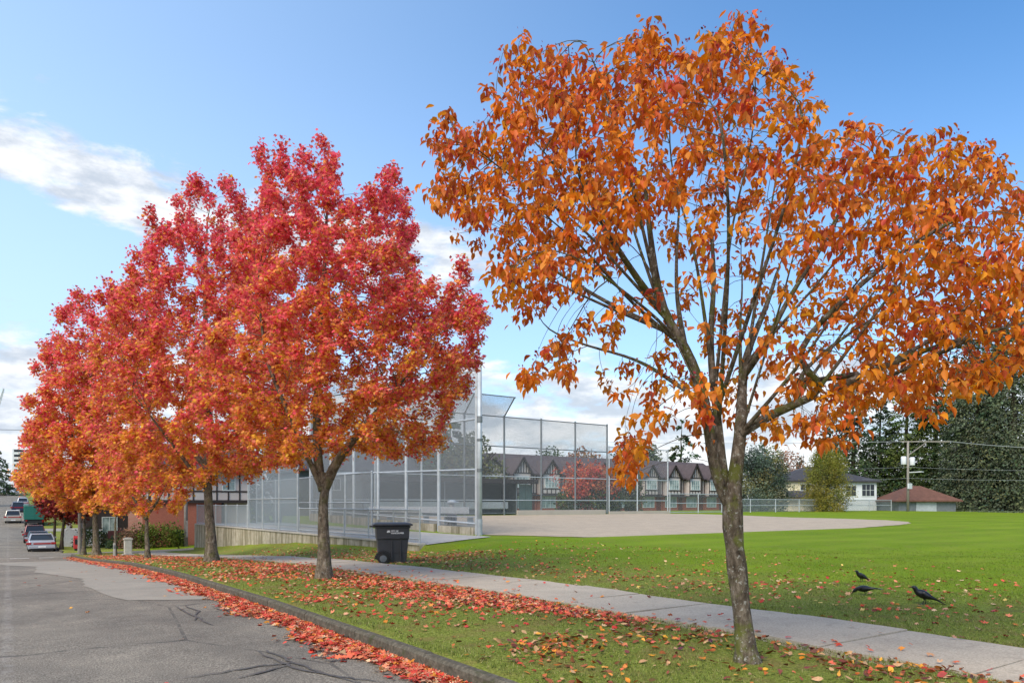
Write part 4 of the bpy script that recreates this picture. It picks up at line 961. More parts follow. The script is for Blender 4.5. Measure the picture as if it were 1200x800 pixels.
# ------------------------------------------------------------------ crows
def crow(name, label, loc, heading, pose='stand', s=1.0):
    root = empty(name, loc, heading, label, 'crow', 'crows on the lawn' if pose != 'perch' else None)
    pitch = {'stand': .42, 'peck': -.10, 'perch': .62, 'walk': .40}[pose]
    # body axis: tail (-x) to head (+x)
    st = [(-.235, .006, .014), (-.16, .018, .012), (-.10, .034, .026), (-.04, .056, .052), (.02, .064, .064), (.075, .056, .060), (.115, .040, .044)]
    c, sn = math.cos(pitch), math.sin(pitch); hip = Vector((0, 0, .13))
    def T(x, z): return Vector((x*c-z*sn, 0, x*sn+z*c))+hip
    cen = []
    for x, wy, wz in st: cen.append((T(x, 0), wy, wz))
    if pose == 'peck': hd = [(Vector((.15, 0, .115)), .032, .034), (Vector((.185, 0, .085)), .034, .034), (Vector((.21, 0, .062)), .026, .026), (Vector((.226, 0, .045)), .012, .012)]
    else:
        e = cen[-1][0]; hd = [(e+Vector((.018, 0, .028)), .031, .034), (e+Vector((.030, 0, .058)), .034, .035), (e+Vector((.052, 0, .070)), .028, .028), (e+Vector((.070, 0, .070)), .013, .014)]
    cen += hd; V = []; n = 12
    for i, (p, wy, wz) in enumerate(cen):
        a = cen[max(i-1, 0)][0]; b_ = cen[min(i+1, len(cen)-1)][0]; d = (b_-a).normalized(); up = Vector((-d.z, 0, d.x))
        for k in range(n):
            t = 2*math.pi*k/n; V.append((p+Vector((0, math.cos(t)*wy, 0))+up*math.sin(t)*wz)*s)
    m = len(cen)
    body = MB().add(V, [(j*n+i, j*n+(i+1) % n, (j+1)*n+(i+1) % n, (j+1)*n+i) for j in range(m-1) for i in range(n)]+[tuple(range(n))[::-1], tuple(range((m-1)*n, m*n))]).build('body', M['feather'], root, True)
    sd = body.modifiers.new('s', 'SUBSURF'); sd.levels = 1; sd.render_levels = 1
    tip = cen[-1][0]; bd = Vector((.5, 0, -.8)) if pose == 'peck' else Vector((1, 0, -.12))
    MB().tube((tip-bd.normalized()*.012)*s, (tip+bd.normalized()*.050)*s, .0125*s, .0015*s, n=8).build('beak', M['beak'], root)
    for sg in (-1, 1):
        w_ = [T(.075, .030), T(.02, .045), T(-.10, .020), T(-.225, .004), T(-.20, -.006), T(-.08, -.022), T(.02, -.030), T(.07, -.012)]
        off = [.050, .064, .046, .014, .012, .040, .060, .056]
        V = [(p+Vector((0, sg*(o_+.004), 0)))*s for p, o_ in zip(w_, off)]+[(p+Vector((0, sg*(o_-.010), 0)))*s for p, o_ in zip(w_, off)]
        MB().add(V, [tuple(range(8)), tuple(range(15, 7, -1))]+[(i, (i+1) % 8, 8+(i+1) % 8, 8+i) for i in range(8)]).build('wing', M['feather'], root, True)
        k = T(.0+.01*sg, -.05); f = Vector((.018+(.035*sg if pose == 'walk' else 0), sg*.026, .004)); kn = Vector((.0+(.02*sg if pose == 'walk' else 0), sg*.026, .062))
        mb = MB().tube(Vector((k.x, sg*.026, k.z))*s, kn*s, .013*s, .006*s).tube(kn*s, f*s, .005*s, .0045*s)
        for a in (-.5, 0, .5, math.pi): mb.tube(f*s, (f+Vector((.034*math.cos(a), .034*math.sin(a), -.001)))*s, .004*s, .002*s, n=6)
        mb.build('leg', M['beak'], root)
    tl = [T(-.13, .012), T(-.30, -.010), T(-.30, -.018), T(-.13, -.008)]
    V = [(p+Vector((0, sg*w2, 0)))*s for sg in (-1, 1) for p, w2 in zip(tl, (.020, .032, .032, .02))]
    MB().add(V, [(0, 1, 2, 3), (7, 6, 5, 4), (0, 4, 5, 1), (1, 5, 6, 2), (2, 6, 7, 3), (3, 7, 4, 0)]).build('tail', M['feather'], root)
    return root
def gp(u, t): x, y = at(u, t); return (x, y, float(gz(x, y))-.004)
crow('crow', 'black crow standing farthest back on the lawn, looking left', gp(1010, 14.7), math.pi-R(YAW)+.35, 'stand', .92)
crow('crow', 'black crow with its head down pecking the grass, between two others', gp(1014, 12.1), math.pi*.72-R(YAW), 'peck', .92)
crow('crow', 'black crow nearest the footpath, long tailed and facing left', gp(1084, 11.1), math.pi-R(YAW)-.1, 'walk', 1.08)
crow('crow', 'black crow perched on top of the tall light pole', (px_, py_, .1+7.70), math.pi-R(YAW)+.1, 'perch', .95)
r_ = crow('bird', 'tiny dark bird flying high in the sky at far left', tuple(ray(57, 393, 60)), math.pi-R(YAW), 'peck', 1.0); r_['category'] = 'bird'; del r_['group']
# ------------------------------------------------------------------ buildings
def hip_roof(w, d, z, h, over=.5):
    a, b_ = w/2+over, d/2+over; rl = max(.1, a-b_)
    return [(-a, -b_, z), (a, -b_, z), (a, b_, z), (-a, b_, z), (-rl, 0, z+h), (rl, 0, z+h), (-a, -b_, z-.18), (a, -b_, z-.18), (a, b_, z-.18), (-a, b_, z-.18)], [(0, 1, 5, 4), (1, 2, 5), (2, 3, 4, 5), (3, 0, 4), (6, 7, 1, 0), (7, 8, 2, 1), (8, 9, 3, 2), (9, 6, 0, 3), (9, 8, 7, 6)]
def window(root, x, y, z, w, h, nx=2, ny=2, mat='glass', fm='frame_w'):
    """window in a wall facing -y"""
    mb = MB().box(x-w/2-.07, x+w/2+.07, y-.06, y-.001, z-.07, z).box(x-w/2-.07, x+w/2+.07, y-.06, y-.001, z+h, z+h+.07).box(x-w/2-.07, x-w/2, y-.06, y-.001, z, z+h).box(x+w/2, x+w/2+.07, y-.06, y-.001, z, z+h)
    for i in range(1, nx): mb.box(x-w/2+w*i/nx-.025, x-w/2+w*i/nx+.025, y-.05, y-.021, z, z+h)
    for i in range(1, ny): mb.box(x-w/2, x+w/2, y-.046, y-.022, z+h*i/ny-.02, z+h*i/ny+.02)
    f = mb.build('window', M[fm], root)
    MB().box(x-w/2, x+w/2, y-.02, y-.004, z, z+h).build('pane', M[mat], f)
def townhouse(x, y, z, label, w=4.3, tall=0.0, lower=True):
    r_ = empty('townhouse', (x, y, z), 0, label, 'house', 'timbered townhouses beyond the ball field')
    h1, h2, ridge = 2.15, 4.75+tall, 7.3+tall; gw = w*rng.uniform(.56, .72); gp_ = -.55-rng.uniform(0, .3)
    MB().box(-w/2, w/2, 0, 8, 0, h2).build('wall', M['brick'], r_)
    MB().box(-w/2+.02, w/2-.02, -.02, 0, h1+.1, h2).build('stucco_panel', M['stucco_b'], r_)
    # main roof slopes up from the front
    MB().prism([(-.5, h2-.08), (4, ridge), (8.5, h2-.08), (8.5, h2-.26), (4, ridge-.2), (-.5, h2-.26)], 'x', -w/2, w/2).build('roof', M['roofpurple'], r_)
    # projecting gabled bay
    gz0, gpk = h2+.05, h2+rng.uniform(1.6, 2.15); x0, x1 = -w/2+.25, -w/2+.25+gw; xm = (x0+x1)/2
    MB().box(x0, x1, gp_, -.021, h1, h2+.02).build('bay', M['stucco'], r_)
    MB().prism([(x0, h2+.021), (x1, h2+.021), (xm, gpk-.15)], 'y', gp_, 2.6).build('gable', M['stucco'], r_)
    rf = MB()
    for s_ in (-1, 1):
        e = x0-.28 if s_ < 0 else x1+.28
        rf.prism([(e, h2-.20), (xm, gpk), (xm, gpk-.17), (e, h2-.38)] if s_ < 0 else [(e, h2-.20), (e, h2-.38), (xm, gpk-.17), (xm, gpk)], 'y', gp_-.32, 2.9)
    rf.build('gable_roof', M['roofpurple'], r_)
    t_ = MB(); y0, y1 = gp_-.035, gp_-.002
    for zz in (h1+.02, h1+.62, h2-.12): t_.box(x0, x1, y0, y1, zz, zz+.13)
    for k in range(5): xx = x0+(x1-x0-.12)*k/4; t_.box(xx, xx+.12, y0-.006, y1-.006, h1+.03, h1+.70)
    for xx in (x0, x1-.13): t_.box(xx, xx+.13, y0-.008, y1-.008, h1, h2)
    for k in range(1, 7):
        xx = x0+(x1-x0)*k/7; hh = (gpk-.35-h2)*(1-abs(xx-xm)/(gw/2))
        if hh > .15: t_.box(xx-.06, xx+.06, y0, y1, h2+.02, h2+hh)
    for s_ in (-1, 1):
        e = x0 if s_ < 0 else x1; t_.bar((e, gp_-.33, h2-.16), (xm, gp_-.33, gpk-.05), .06, .24, up=(0, 0, 1))
    # recessed wall timbering
    xr0, xr1 = x1, w/2
    for k in range(4): xx = xr0+(xr1-xr0-.1)*k/3; t_.box(xx, xx+.12, -.06, -.021, h1+.12, h2)
    for zz in (h1+.05, h2-.14): t_.box(xr0, xr1, -.065, -.025, zz, zz+.14)
    t_.build('timbering', M['timber'], r_)
    MB().box(-w/2, w/2, -.75, -.02, h1-.16, h1-.01).build('canopy', M['roofdark'], r_)
    window(r_, xm, gp_-.002, h1+.88, gw*.66, 1.25, 4, 2)
    if lower: window(r_, xm, -.002, .55, gw*.8, 1.35, 3, 2)
    if rng.uniform() < .15: MB().box(-.3, .3, 3.5, 4.1, ridge-.5, ridge+.5).build('chimney', M['stucco_b'], r_)
    MB().box(w/2-1.15, w/2-.3, -.04, -.003, .05, 2.0).build('door', M['door'], r_)
labels = ['timbered townhouse with gable, leftmost of the terrace, behind the dugout roof', 'timbered townhouse second from left, behind the left backstop netting', 'timbered townhouse directly right of the dugout door', 'timbered townhouse hidden behind the left of the coral tree', 'timbered townhouse behind the middle of the coral tree', 'timbered townhouse behind the loose green tree', 'timbered townhouse with wide window left of the lone fence post', 'timbered townhouse with the clearest gable, left of the mossy trunk', 'timbered townhouse partly cut by the left edge of the mossy trunk', 'timbered townhouse at the right end behind the mossy trunk']
for i, xx in enumerate(np.linspace(46.8, 86.4, 10)): townhouse(float(xx), 71.5, .55, labels[i])
def house(name, label, x, y, z, w, d, h, rh, wall, roof, wins, rz=0, over=.5, extra=None, wm='dglass'):
    r_ = empty(name, (x, y, z), rz, label, 'house')
    MB().box(-w/2, w/2, -d/2, d/2, -.6, h-.19).build('wall', M[wall], r_)
    V, Fc = hip_roof(w, d, h, rh, over); MB().add(V, Fc).build('roof', M[roof], r_)
    for (wx, wz, ww, wh, nx, ny) in wins: window(r_, wx, -d/2, wz, ww, wh, nx, ny, wm)
    return r_
def hx(u, Y): return on_y(u, Y)
def hat(u, t): x, y = at(u, t); return x, y
x, y = hat(948, 112); h_ = house('house', 'cream house with dark hipped roof between the blue green pine and olive cypress', x, y, .55, 10.5, 9, 4.5, 2.2, 'cream', 'roofdark', [(-1.2, .7, 1.3, 1.1, 2, 1), (-2.4, 3.0, 1.4, .9, 2, 1)], rz=-R(YAW))
MB().box(-5.3, 5.3, -5.8, -4.51, 2.0, 2.3).prism([(-6.0, 2.0), (-4.51, 2.95), (-4.51, 2.0)], 'x', -5.3, 5.3).build('porch_roof', M['roofdark'], h_)
x, y = hat(992, 105); h_ = house('house', 'white house corner with tall window right of the olive cypress', x, y, .55, 5.2, 7, 4.2, 1.2, 'whitewall', 'roofdark', [(1.4, 2.1, 1.7, 1.6, 3, 2), (-1, 2.1, 1.4, 1.4, 2, 2)], rz=-R(YAW))
x, y = hat(1072, 99.5); h_ = house('garage', 'low garage with red brown hip roof behind the power pole', x, y, .5, 7.6, 6, 1.5, 2.0, 'galv_dark', 'roofbrown', [], rz=-R(YAW), over=.6)
h_['category'] = 'garage'
MB().box(-1.5, 1.2, -3.05, -3.005, .0, 1.25).build('garage_door', M['galv_light'], h_)
prop(MB().box(0, 9, 0, .12, 0, .55).build('board_fence', M['stucco'], loc=(hx(1020, 57), 57.2, .55)), 'low pale board fence left of the brown roofed garage', 'fence')
# dark roofed long houses behind the left backstop
h_ = house('house', 'grey long house with dark roof behind the dugout', hx(598, 72), 84, .3, 15, 9, 5.4, 2.4, 'slate', 'roofdark', [(-4, 1, 1.6, 1.3, 2, 1), (1, 1, 1.6, 1.3, 2, 1), (-3, 3.4, 1.4, 1.1, 2, 1), (3, 3.4, 1.4, 1.1, 2, 1)])
MB().box(1, 2.6, -1, .2, 6.2, 8.6).build('chimney', M['stucco_b'], h_)
MB().box(.8, 2.8, -1.2, .4, 8.6, 8.75).build('chimney_cap', M['bench_white'], h_)
h_ = house('house', 'grey house with dark roof behind the left of the backstop mesh', hx(535, 72), 78, .0, 14, 9, 5.2, 2.6, 'slate', 'roofdark', [(-4, 1, 1.6, 1.3, 2, 1), (1, 1, 1.6, 1.3, 2, 1), (4, 3.2, 1.4, 1.1, 2, 1), (-2, 3.2, 1.4, 1.1, 2, 1)])
h_ = house('house', 'grey house seen between the forked trunk and the wheeled bin through mesh', hx(430, 70), 76, -.4, 13, 9, 5.4, 2.4, 'slate', 'roofdark', [(-4, 1, 1.6, 1.3, 2, 1), (0, 1, 1.6, 1.3, 2, 1), (4, 1, 1.4, 1.1, 2, 1), (-3, 3.4, 1.4, 1.1, 2, 1), (2, 3.4, 1.8, 1.1, 2, 1)])
# timbered building with brick base across the cross street
def brick_house():
    x0, y0 = 9.4, 68.6; r_ = empty('brick_house', (x0, y0, -2.1), 0, 'house with red brick base and timbered pale upper floor beyond the stained wall', 'house')
    MB().box(0, 6.4, 0, 9, 0, 3.85).build('brick_wall', M['brick'], r_); MB().box(-.0, 9.0, -.12, 9.0, 3.86, 6.7).build('upper_wall', M['stucco'], r_)
    MB().box(6.5, 9.0, .3, 9, 0, 3.85).build('lower_wall', M['stucco_b'], r_)
    t_ = MB()
    for k in range(10): xx = .0+8.88*k/9; t_.box(xx, xx+.12, -.17, -.121, 3.86, 6.7)
    for zz in (3.86, 4.7, 6.58): t_.box(0, 9, -.175, -.125, zz, zz+.13)
    t_.box(6.4, 6.6, -.05, .29, 0, 3.85).box(-.05, 9.05, -.2, 0, 3.72, 3.85); t_.build('timbering', M['timber'], r_)
    MB().prism([(-.8, 6.6), (4.4, 9.2), (9.6, 6.6), (9.6, 6.4), (4.4, 9.0), (-.8, 6.4)], 'x', -.5, 9.5).build('roof', M['roofdark'], r_)
    window(r_, 7.0, -.12, 4.9, 1.0, 1.45, 1, 2); window(r_, 2.2, -.12, 4.9, 1.2, 1.3, 2, 2)
brick_house()
h_ = house('house', 'dark house with columns behind the thin trunked trees at the corner', 10.2, 85, -2.3, 8, 8, 4.6, 2.4, 'timber', 'roofdark', [(-2, 1.0, 1.2, 1.5, 2, 1), (1, 1.0, 1.2, 1.5, 2, 1)], wm='glass')
prop(MB().box(0, 3.0, 0, .25, -.3, 1.5).box(.2, .6, -.02, .27, 1.5, 2.2).build('white_wall', M['white'], loc=(4.1, 76, -2.3)), 'short white garden wall with pillar behind the corner trees', 'wall')
prop(MB().box(0, 2.6, 0, .1, 0, 1.5).build('red_fence', M['door'], loc=(7.0, 70.5, -2.25)), 'dark red board fence behind the thick corner trunk', 'fence')
# tower block far down the street
x, y = at(20, 330); tb = empty('tower_block', (x+2, y, 6), R(-10), 'white apartment tower with stacked balconies far down the street', 'building')
MB().box(-3.8, 3.8, 0, 10, 0, 20.5).build('wall', M['tower'], tb)
for k in range(9):
    MB().box(-1.6, 3.9, -.6, -.02, .9+k*2.2, 1.5+k*2.2).build('balcony', M['tower'], tb); MB().box(-3.2, 3.6, -.04, -.005, 1.55+k*2.2, 2.6+k*2.2).build('window', M['dglass'], tb)
cr = empty('tower_crane', tuple(at(-14, 300))+(8,), 0, 'thin lattice construction crane jib at the left edge of the sky', 'crane')
mb = MB(); a = Vector((0, 0, 20)); b_ = Vector((6.5*FY, -6.5*FX, 41))
mb.tube((0, 0, 0), (0, 0, 22), .4, n=6)
for o_ in (Vector((.5, 0, 0)), Vector((-.5, 0, 0)), Vector((0, 0, .8))): mb.tube(a+o_, b_+o_*.4, .13, n=5)
for k in range(14):
    p = a+(b_-a)*k/14; q_ = a+(b_-a)*(k+1)/14; mb.tube(p+Vector((.5, 0, 0)), q_+Vector((-.4, 0, .3)), .08, n=4)
mb.build('jib', M['bench_white'], cr)
# ------------------------------------------------------------------ vehicles
def wheel(root, x, y, r=.32, w=.2, s=1):
    t_ = MB().tube((x-w/2, y, r), (x+w/2, y, r), r, n=20).build('wheel', M['rubber'], root, bevel=.02)
    MB().tube((x+s*(w/2+.002), y, r), (x+s*(w/2+.01), y, r), r*.62, n=14).build('rim', M['galv'], t_)
def car(label, x, y, rz, paint, kind='sedan', name='parked_car', pit=0, w=1.78, L=4.5):
    r_ = empty(name, (x, y, float(prof(y))-.105), rz, label, 'car', 'cars parked along the kerb'); r_.rotation_euler = (pit, 0, rz)
    hw = w/2; hl = L/2
    if kind == 'sedan': side = [(-hl, .32), (-hl-.02, .62), (-hl+.03, .90), (-hl+.75, .98), (hl-1.25, .93), (hl-.1, .74), (hl, .5), (hl-.03, .24), (-hl+.05, .24)]; cab = [(-hl+.55, .97), (-hl+1.15, 1.38), (-.1+.55, 1.42), (hl-1.15, .93)]
    else: side = [(-hl, .38), (-hl-.02, .70), (-hl+.0, 1.08), (hl-1.15, 1.05), (hl-.1, .88), (hl, .6), (hl-.03, .30), (-hl+.05, .30)]; cab = [(-hl+.05, 1.08), (-hl+.40, 1.68), (.55, 1.70), (hl-1.3, 1.05)]
    def loft(pts, ins):
        n = len(pts); zt = max(p[1] for p in pts); zb_ = min(p[1] for p in pts); V = []
        for s_ in (-1, 1):
            for (yy, zz) in pts: V.append((s_*(hw-ins*((zz-zb_)/(zt-zb_))**1.3), yy, zz))
        return MB().add(V, [tuple(range(n)), tuple(range(2*n-1, n-1, -1))]+[(i, n+i, n+(i+1) % n, (i+1) % n) for i in range(n)])
    loft(side, .07).build('body', M[paint], r_, bevel=.06)
    n = 4; V = []
    for s_ in (-1, 1):
        for (yy, zz) in cab: V.append((s_*(hw-.10-(.17 if zz > 1.2 else 0)), yy, zz))
    MB().add(V, [(0, 1, 2, 3), (7, 6, 5, 4), (0, 4, 5, 1), (1, 5, 6, 2), (2, 6, 7, 3), (0, 3, 7, 4)]).build('window', M['dglass'], r_, bevel=.03)
    (ya, za), (yb, zb_) = cab[1], cab[2]; wr = hw-.255
    MB().box(-wr, wr, ya-.02, yb+.02, za+.005, za+.05).build('roof', M[paint], r_, bevel=.02)
    for s_ in (-1, 1):
        for p_, q_, d_ in (((s_*(hw-.105), cab[0][0], cab[0][1]), (s_*(wr+.01), ya, za+.02), .07), ((s_*(hw-.105), cab[3][0], cab[3][1]), (s_*(wr+.01), yb, zb_+.02), .06), ((s_*(hw-.09), .1, 1.0), (s_*(wr+.01), .0, za+.02), .07)):
            MB().bar(p_, q_, d_).build('pillar', M[paint], r_)
    zt = .62 if kind == 'sedan' else .78
    for s_ in (-1, 1): MB().box(s_*(hw-.10)-.09-.14, s_*(hw-.10)-.09+.20, -hl-.045, -hl+.10, zt, zt+.17).build('taillight', M['taillight'], r_, bevel=.01)
    MB().box(-hw+.36, hw-.36, -hl-.040, -hl+.08, zt+.02, zt+.13).build('light_bar', M['taillight'], r_)
    MB().box(-hw+.04, hw-.04, -hl-.09, -hl+.15, .30, .52).build('bumper', M[paint], r_, bevel=.03)
    MB().box(-.26, .26, -hl-.105, -hl-.092, .38, .49).build('number_plate', M['white'], r_)
    MB().box(-hw+.15, hw-.15, -hl-.02, hl-.2, .15, .28).build('underbody', M['rubber'], r_)
    for s_ in (-1, 1):
        MB().box(s_*(hw+.09)-.09, s_*(hw+.09)+.09, .72, .82, .98, 1.12).build('mirror', M[paint], r_, bevel=.02)
        for yy in (-hl+.85, hl-.85): wheel(r_, s_*(hw-.10), yy, s=s_)
car('silver sedan parked nearest, seen from behind beside the kerb', 2.28, 70.2+2.1, 0, 'car_silver', w=1.9)
car('grey blue sedan parked just ahead of the silver one', 2.28, 79.5, 0, 'car_blue')
car('maroon wagon parked ahead of the two sedans, behind the green truck', 2.2, 88.0, 0, 'car_red', 'wagon', w=1.85)
car('pale beige van shaped car poking out left of the green truck', .6, 124.0, 0, 'car_tan', 'wagon', pit=.03, w=1.9)
car('dark navy car parked up the hill beyond the green truck', 1.4, 150, 0, 'car_navy', 'wagon', pit=.05, w=1.9)
car('silver car parked farther up the hill, half lost in orange leaves', 2.3, 166, 0, 'car_silver', 'wagon', pit=.05)
car('white car stopped across the top of the street', .4, 236, R(90), 'car_white')
tk = empty('box_truck', (2.9, 117.5, float(prof(117.5))-.1), 0, 'green box truck parked at the kerb down the street', 'truck')
tk.rotation_euler = (.035, 0, 0)
MB().box(-1.15, 1.15, -3, 2.4, .95, 2.75).build('cargo_box', M['truck_green'], tk, bevel=.04); MB().box(-1.0, 1.0, 2.5, 4.3, .6, 2.2).build('cab', M['car_white'], tk, bevel=.12)
MB().box(-.9, .9, -2.9, 4, .5, .9).build('chassis', M['rubber'], tk)
mb = MB()
for k in range(3): mb.box(-1.17+.0, -1.14, -2.8+k*1.8, -2.72+k*1.8, 1, 2.7)
mb.box(-.02, .02, -3.02, -3.0, 1, 2.7).build('rib', M['truck_green'], tk)
for s_ in (-1, 1):
    for yy in (-2, 3.2): wheel(tk, s_*.95, yy, .45, .26, s_)
    MB().box(s_*.9-.1, s_*.9+.1, -3.03, -2.99, .75, .9).build('taillight', M['taillight'], tk)
# ------------------------------------------------------------------ poles, wires, small street things
def upole(label, x, y, h, arm=True):
    z = float(gz(x, y)); r_ = empty('utility_pole', (x, y, z), 0, label, 'utility pole')
    MB().tube((0, 0, -.3), (0, 0, h), .17, .12, n=12).build('shaft', M['polewood'], r_, True)
    return r_
x, y = at(1064, 93); up = upole('wooden power pole with crossarm and two grey transformer cans before the conifers', x, y, 9.0)
MB().bar((-.9*FY, .9*FX, 8.95), (5.4*FY, -5.4*FX, 8.95), .14, .14).bar((2.4*FY, -2.4*FX, 8.9), (.1, 0, 7.2), .09).build('crossarm', M['polewood'], up)
for s_ in (-1, 1): MB().lathe([(.3, 0), (.32, .05), (.32, .95), (.25, 1.05)], (s_*.55*FY, -s_*.55*FX, 5.9+(.1 if s_ < 0 else 0))).build('transformer', M['bench_white'], up, True)
MB().box(-.45, .45, -.32, -.18, 2.9, 3.6).build('cabinet', M['bench_white'], up); MB().bar((0, 0, 5.0), (1.7*FY, -1.7*FX, 5.1), .10).box(1.2*FY, 1.2*FY+.7, -1.2*FX-.45, -1.2*FX-.1, 5.02, 5.14).build('lamp_arm', M['bench_white'], up)
x2, y2 = at(218.5, 61.5); up2 = upole('plain wooden utility pole in front of the red brick wall', x2, 66.5, 8.0)
MB().box(-.05, .12, -.24, -.16, .8, 2.2).build('conduit', M['polewood'], up2)
def wire(label, pts, r=.012, sag=.5, mat='cable', grp=None):
    mb = MB()
    for a, b_ in zip(pts[:-1], pts[1:]):
        a, b_ = Vector(a), Vector(b_); N_ = 14; P = [a+(b_-a)*k/N_-Vector((0, 0, sag*4*(k/N_)*(1-k/N_))) for k in range(N_+1)]
        for p, q_ in zip(P[:-1], P[1:]): mb.tube(p, q_, r, n=5, cap=False)
    o_ = mb.build('power_line', M[mat]); prop(o_, label, 'power line', grp)
X0, Y0 = x, y
def wp_(u, v, t): return tuple(ray(u, v, t))
wire('upper pale cable leading left from the power pole crossarm', [wp_(700, 517, 122), (X0, Y0, .6+8.95)], .03, .3, 'cable_l')
wire('upper pale cable leading right from the power pole crossarm', [(X0+5.3*FY, Y0-5.3*FX, .6+8.95), wp_(1330, 528, 80)], .03, .3, 'cable_l')
wire('middle thin cable crossing in front of the conifers', [wp_(900, 549, 112), wp_(1064, 547, 92.6), wp_(1300, 551, 90)], .013, .2, 'cable_l')
wire('lower thin cable crossing in front of the conifers', [wp_(960, 560, 112), wp_(1064, 560, 92.6), wp_(1300, 561, 90)], .013, .2, 'cable_l')
wire('thin dark cable crossing the sky at the left edge above the street', [wp_(-40, 501, 90), wp_(60, 503, 90)], .035, .15, 'cable')
cp = empty('sign_post', (3.95, 57.4-1.0, float(gz(3.95, 56.4))), 0, 'grey street corner post beside the small grass tip', 'post')
MB().tube((0, 0, -.1), (0, 0, 2.75), .13, .10, n=12).build('shaft', M['polewood'], cp)
x, y = at(150, 42.5); z = float(gz(x, y)); ub = empty('utility_box', (x, y, z), 0, 'cream utility cabinet with sloped cap on the grass near the corner', 'utility box')
MB().box(-.2, .2, -.17, .17, 0, .9).build('body', M['boxcream'], ub, bevel=.015); MB().box(-.24, .24, -.21, .21, .9, .97).box(-.16, .16, -.12, .12, .97, 1.02).build('cap', M['boxcream'], ub, bevel=.01); MB().box(-.3, .3, -.27, .27, -.1, .06).build('plinth', M['concrete'], ub)
MB().box(-.15, .15, -.185, -.171, .1, .8).build('door', M['boxcream'], ub)
x, y = at(134, 41); z = float(gz(x, y)); pt = empty('marker_post', (x, y, z), 0, 'short white marker post by the thin trunk', 'post')
MB().box(-.055, .055, -.045, .045, 0, .75).build('post_body', M['concrete'], pt, bevel=.01); MB().box(-.045, .045, -.055, -.047, .45, .65).build('marker_plate', M['galv_dark'], pt)
x, y = at(82.5, 58); z = float(gz(x, 66.8)); rb = empty('newspaper_box', (4.55, 67.0, z), 0, 'red street box beside the corner post', 'street box')
MB().box(-.28, .28, -.22, .22, .15, 1.0).build('body', M['red'], rb, bevel=.03); MB().prism([(-.24, 1.0), (.22, 1.0), (.22, 1.15)], 'x', -.28, .28).build('top', M['red'], rb); MB().box(-.2, .2, -.235, -.222, .5, .9).build('window', M['dglass'], rb); MB().box(-.22, .22, -.18, .18, 0, .15).build('base', M['rubber'], rb)
for i, (u_, lb_) in enumerate([(205, 'left green wheeled cart by the hedge and pole'), (212, 'right green wheeled cart touching the utility pole')]):
    gb = empty('green_cart', (on_y(u_, 67.3), 67.3, float(gz(on_y(u_, 67.3), 67.3))), 0, lb_, 'bin', 'green carts by the brick wall')
    V = []
    for zz, a in ((.08, .26), (1.25, .33), (1.32, .36)): V += [(-a, -a, zz), (a, -a, zz), (a, a, zz), (-a, a, zz)]
    MB().add(V, [(j*4+k, j*4+(k+1) % 4, (j+1)*4+(k+1) % 4, (j+1)*4+k) for j in range(2) for k in range(4)]+[(3, 2, 1, 0), (8, 9, 10, 11)]).build('body', M['green_bin'], gb)
    MB().box(-.39, .39, -.4, .39, 1.33, 1.42).build('lid', M['green_bin'], gb, bevel=.03)
    for s_ in (-1, 1): MB().tube((s_*.24, .28, .13), (s_*.30, .28, .13), .13, n=14).build('wheel', M['rubber'], gb)
# car beyond the low fence
rc = car('small pale car parked behind the low mesh fence', hx(935, 60), 60.5, R(90), 'car_white', name='parked_car'); 
bushy('flower_bush', 1005, 90, 575, 1.4, 'orange and yellow bush under the white house window', [(.45, .22, .03), (.4, .3, .04), (.2, .2, .04), (.5, .3, .05), (.35, .2, .03)], 1500, .18, xy=(hx(1001, 62), 67.2), height=2.3, trunk=False, cat='bush')
# ------------------------------------------------------------------ grass blades and fallen leaves
def pathmask(X): return (X > 7.12) & (X < 9.0)
def build_grass():
    n = 330000
    u = rng.uniform(-60, 1260, n); t = 3.9+(1-rng.uniform(0, 1, n)**.62)*22
    r = (u-600)/F_; X = t*(FX+r*FY); Y = t*(FY-r*FX)
    k = (X > 3.66) & ~pathmask(X) & (Y > -4) & (Y < 40)
    X, Y, t = X[k], Y[k], t[k]
    # thin where worn
    worn = .5+.5*np.sin(X*1.9+np.sin(Y*.8)*2)*np.sin(Y*1.3+X*.4); keep = rng.uniform(0, 1, len(X)) < np.where(X < 9, .45+.55*worn, .9); X, Y, t, worn = X[keep], Y[keep], t[keep], worn[keep]
    n = len(X); Z = gz(X, Y)-.004; h = rng.uniform(.012, .034, n)*np.where(X > 9, 1.1, 1.0)*(.7+.5*worn)
    edge = (np.abs(X-9.1) < .16) | (np.abs(X-7.1) < .12) | (np.abs(X-3.75) < .12); h = np.where(edge, h*1.7, h)
    w = rng.uniform(.0022, .0042, n)*(1+t/14); a = rng.uniform(0, 6.28, n); l = rng.uniform(.2, 1.1, n)*h; la = rng.uniform(0, 6.28, n)
    B = np.stack([X, Y, Z], 1); s_ = np.stack([np.cos(a)*w, np.sin(a)*w, 0*w], 1); tip = B+np.stack([np.cos(la)*l, np.sin(la)*l, h], 1)
    V = np.stack([B-s_, B+s_, tip], 1).reshape(-1, 3); Fc = np.arange(3*n).reshape(-1, 3)
    lawn = np.array([(.15, .20, .035), (.20, .26, .045), (.10, .135, .025), (.30, .28, .11), (.24, .29, .06)])
    fld = np.array([(.125, .20, .010), (.165, .25, .014), (.09, .14, .008), (.21, .24, .035), (.19, .28, .02)])
    idx = rng.integers(0, 5, n); f = sstep(10.5, 17, X+rng.normal(0, 1, n))[:, None]; c = lawn[idx]*(1-f)+fld[idx]*f
    c *= (1+rng.normal(0, .15, (n, 1)))
    mesh_np('grass', V, Fc, M['blade'], cols=np.repeat(c.clip(.01, 1), 3, axis=0)); prop(bpy.data.objects['grass'], 'short grass blades on the verge and lawn', 'grass', kind='stuff')
    print('blades', n)
build_grass()
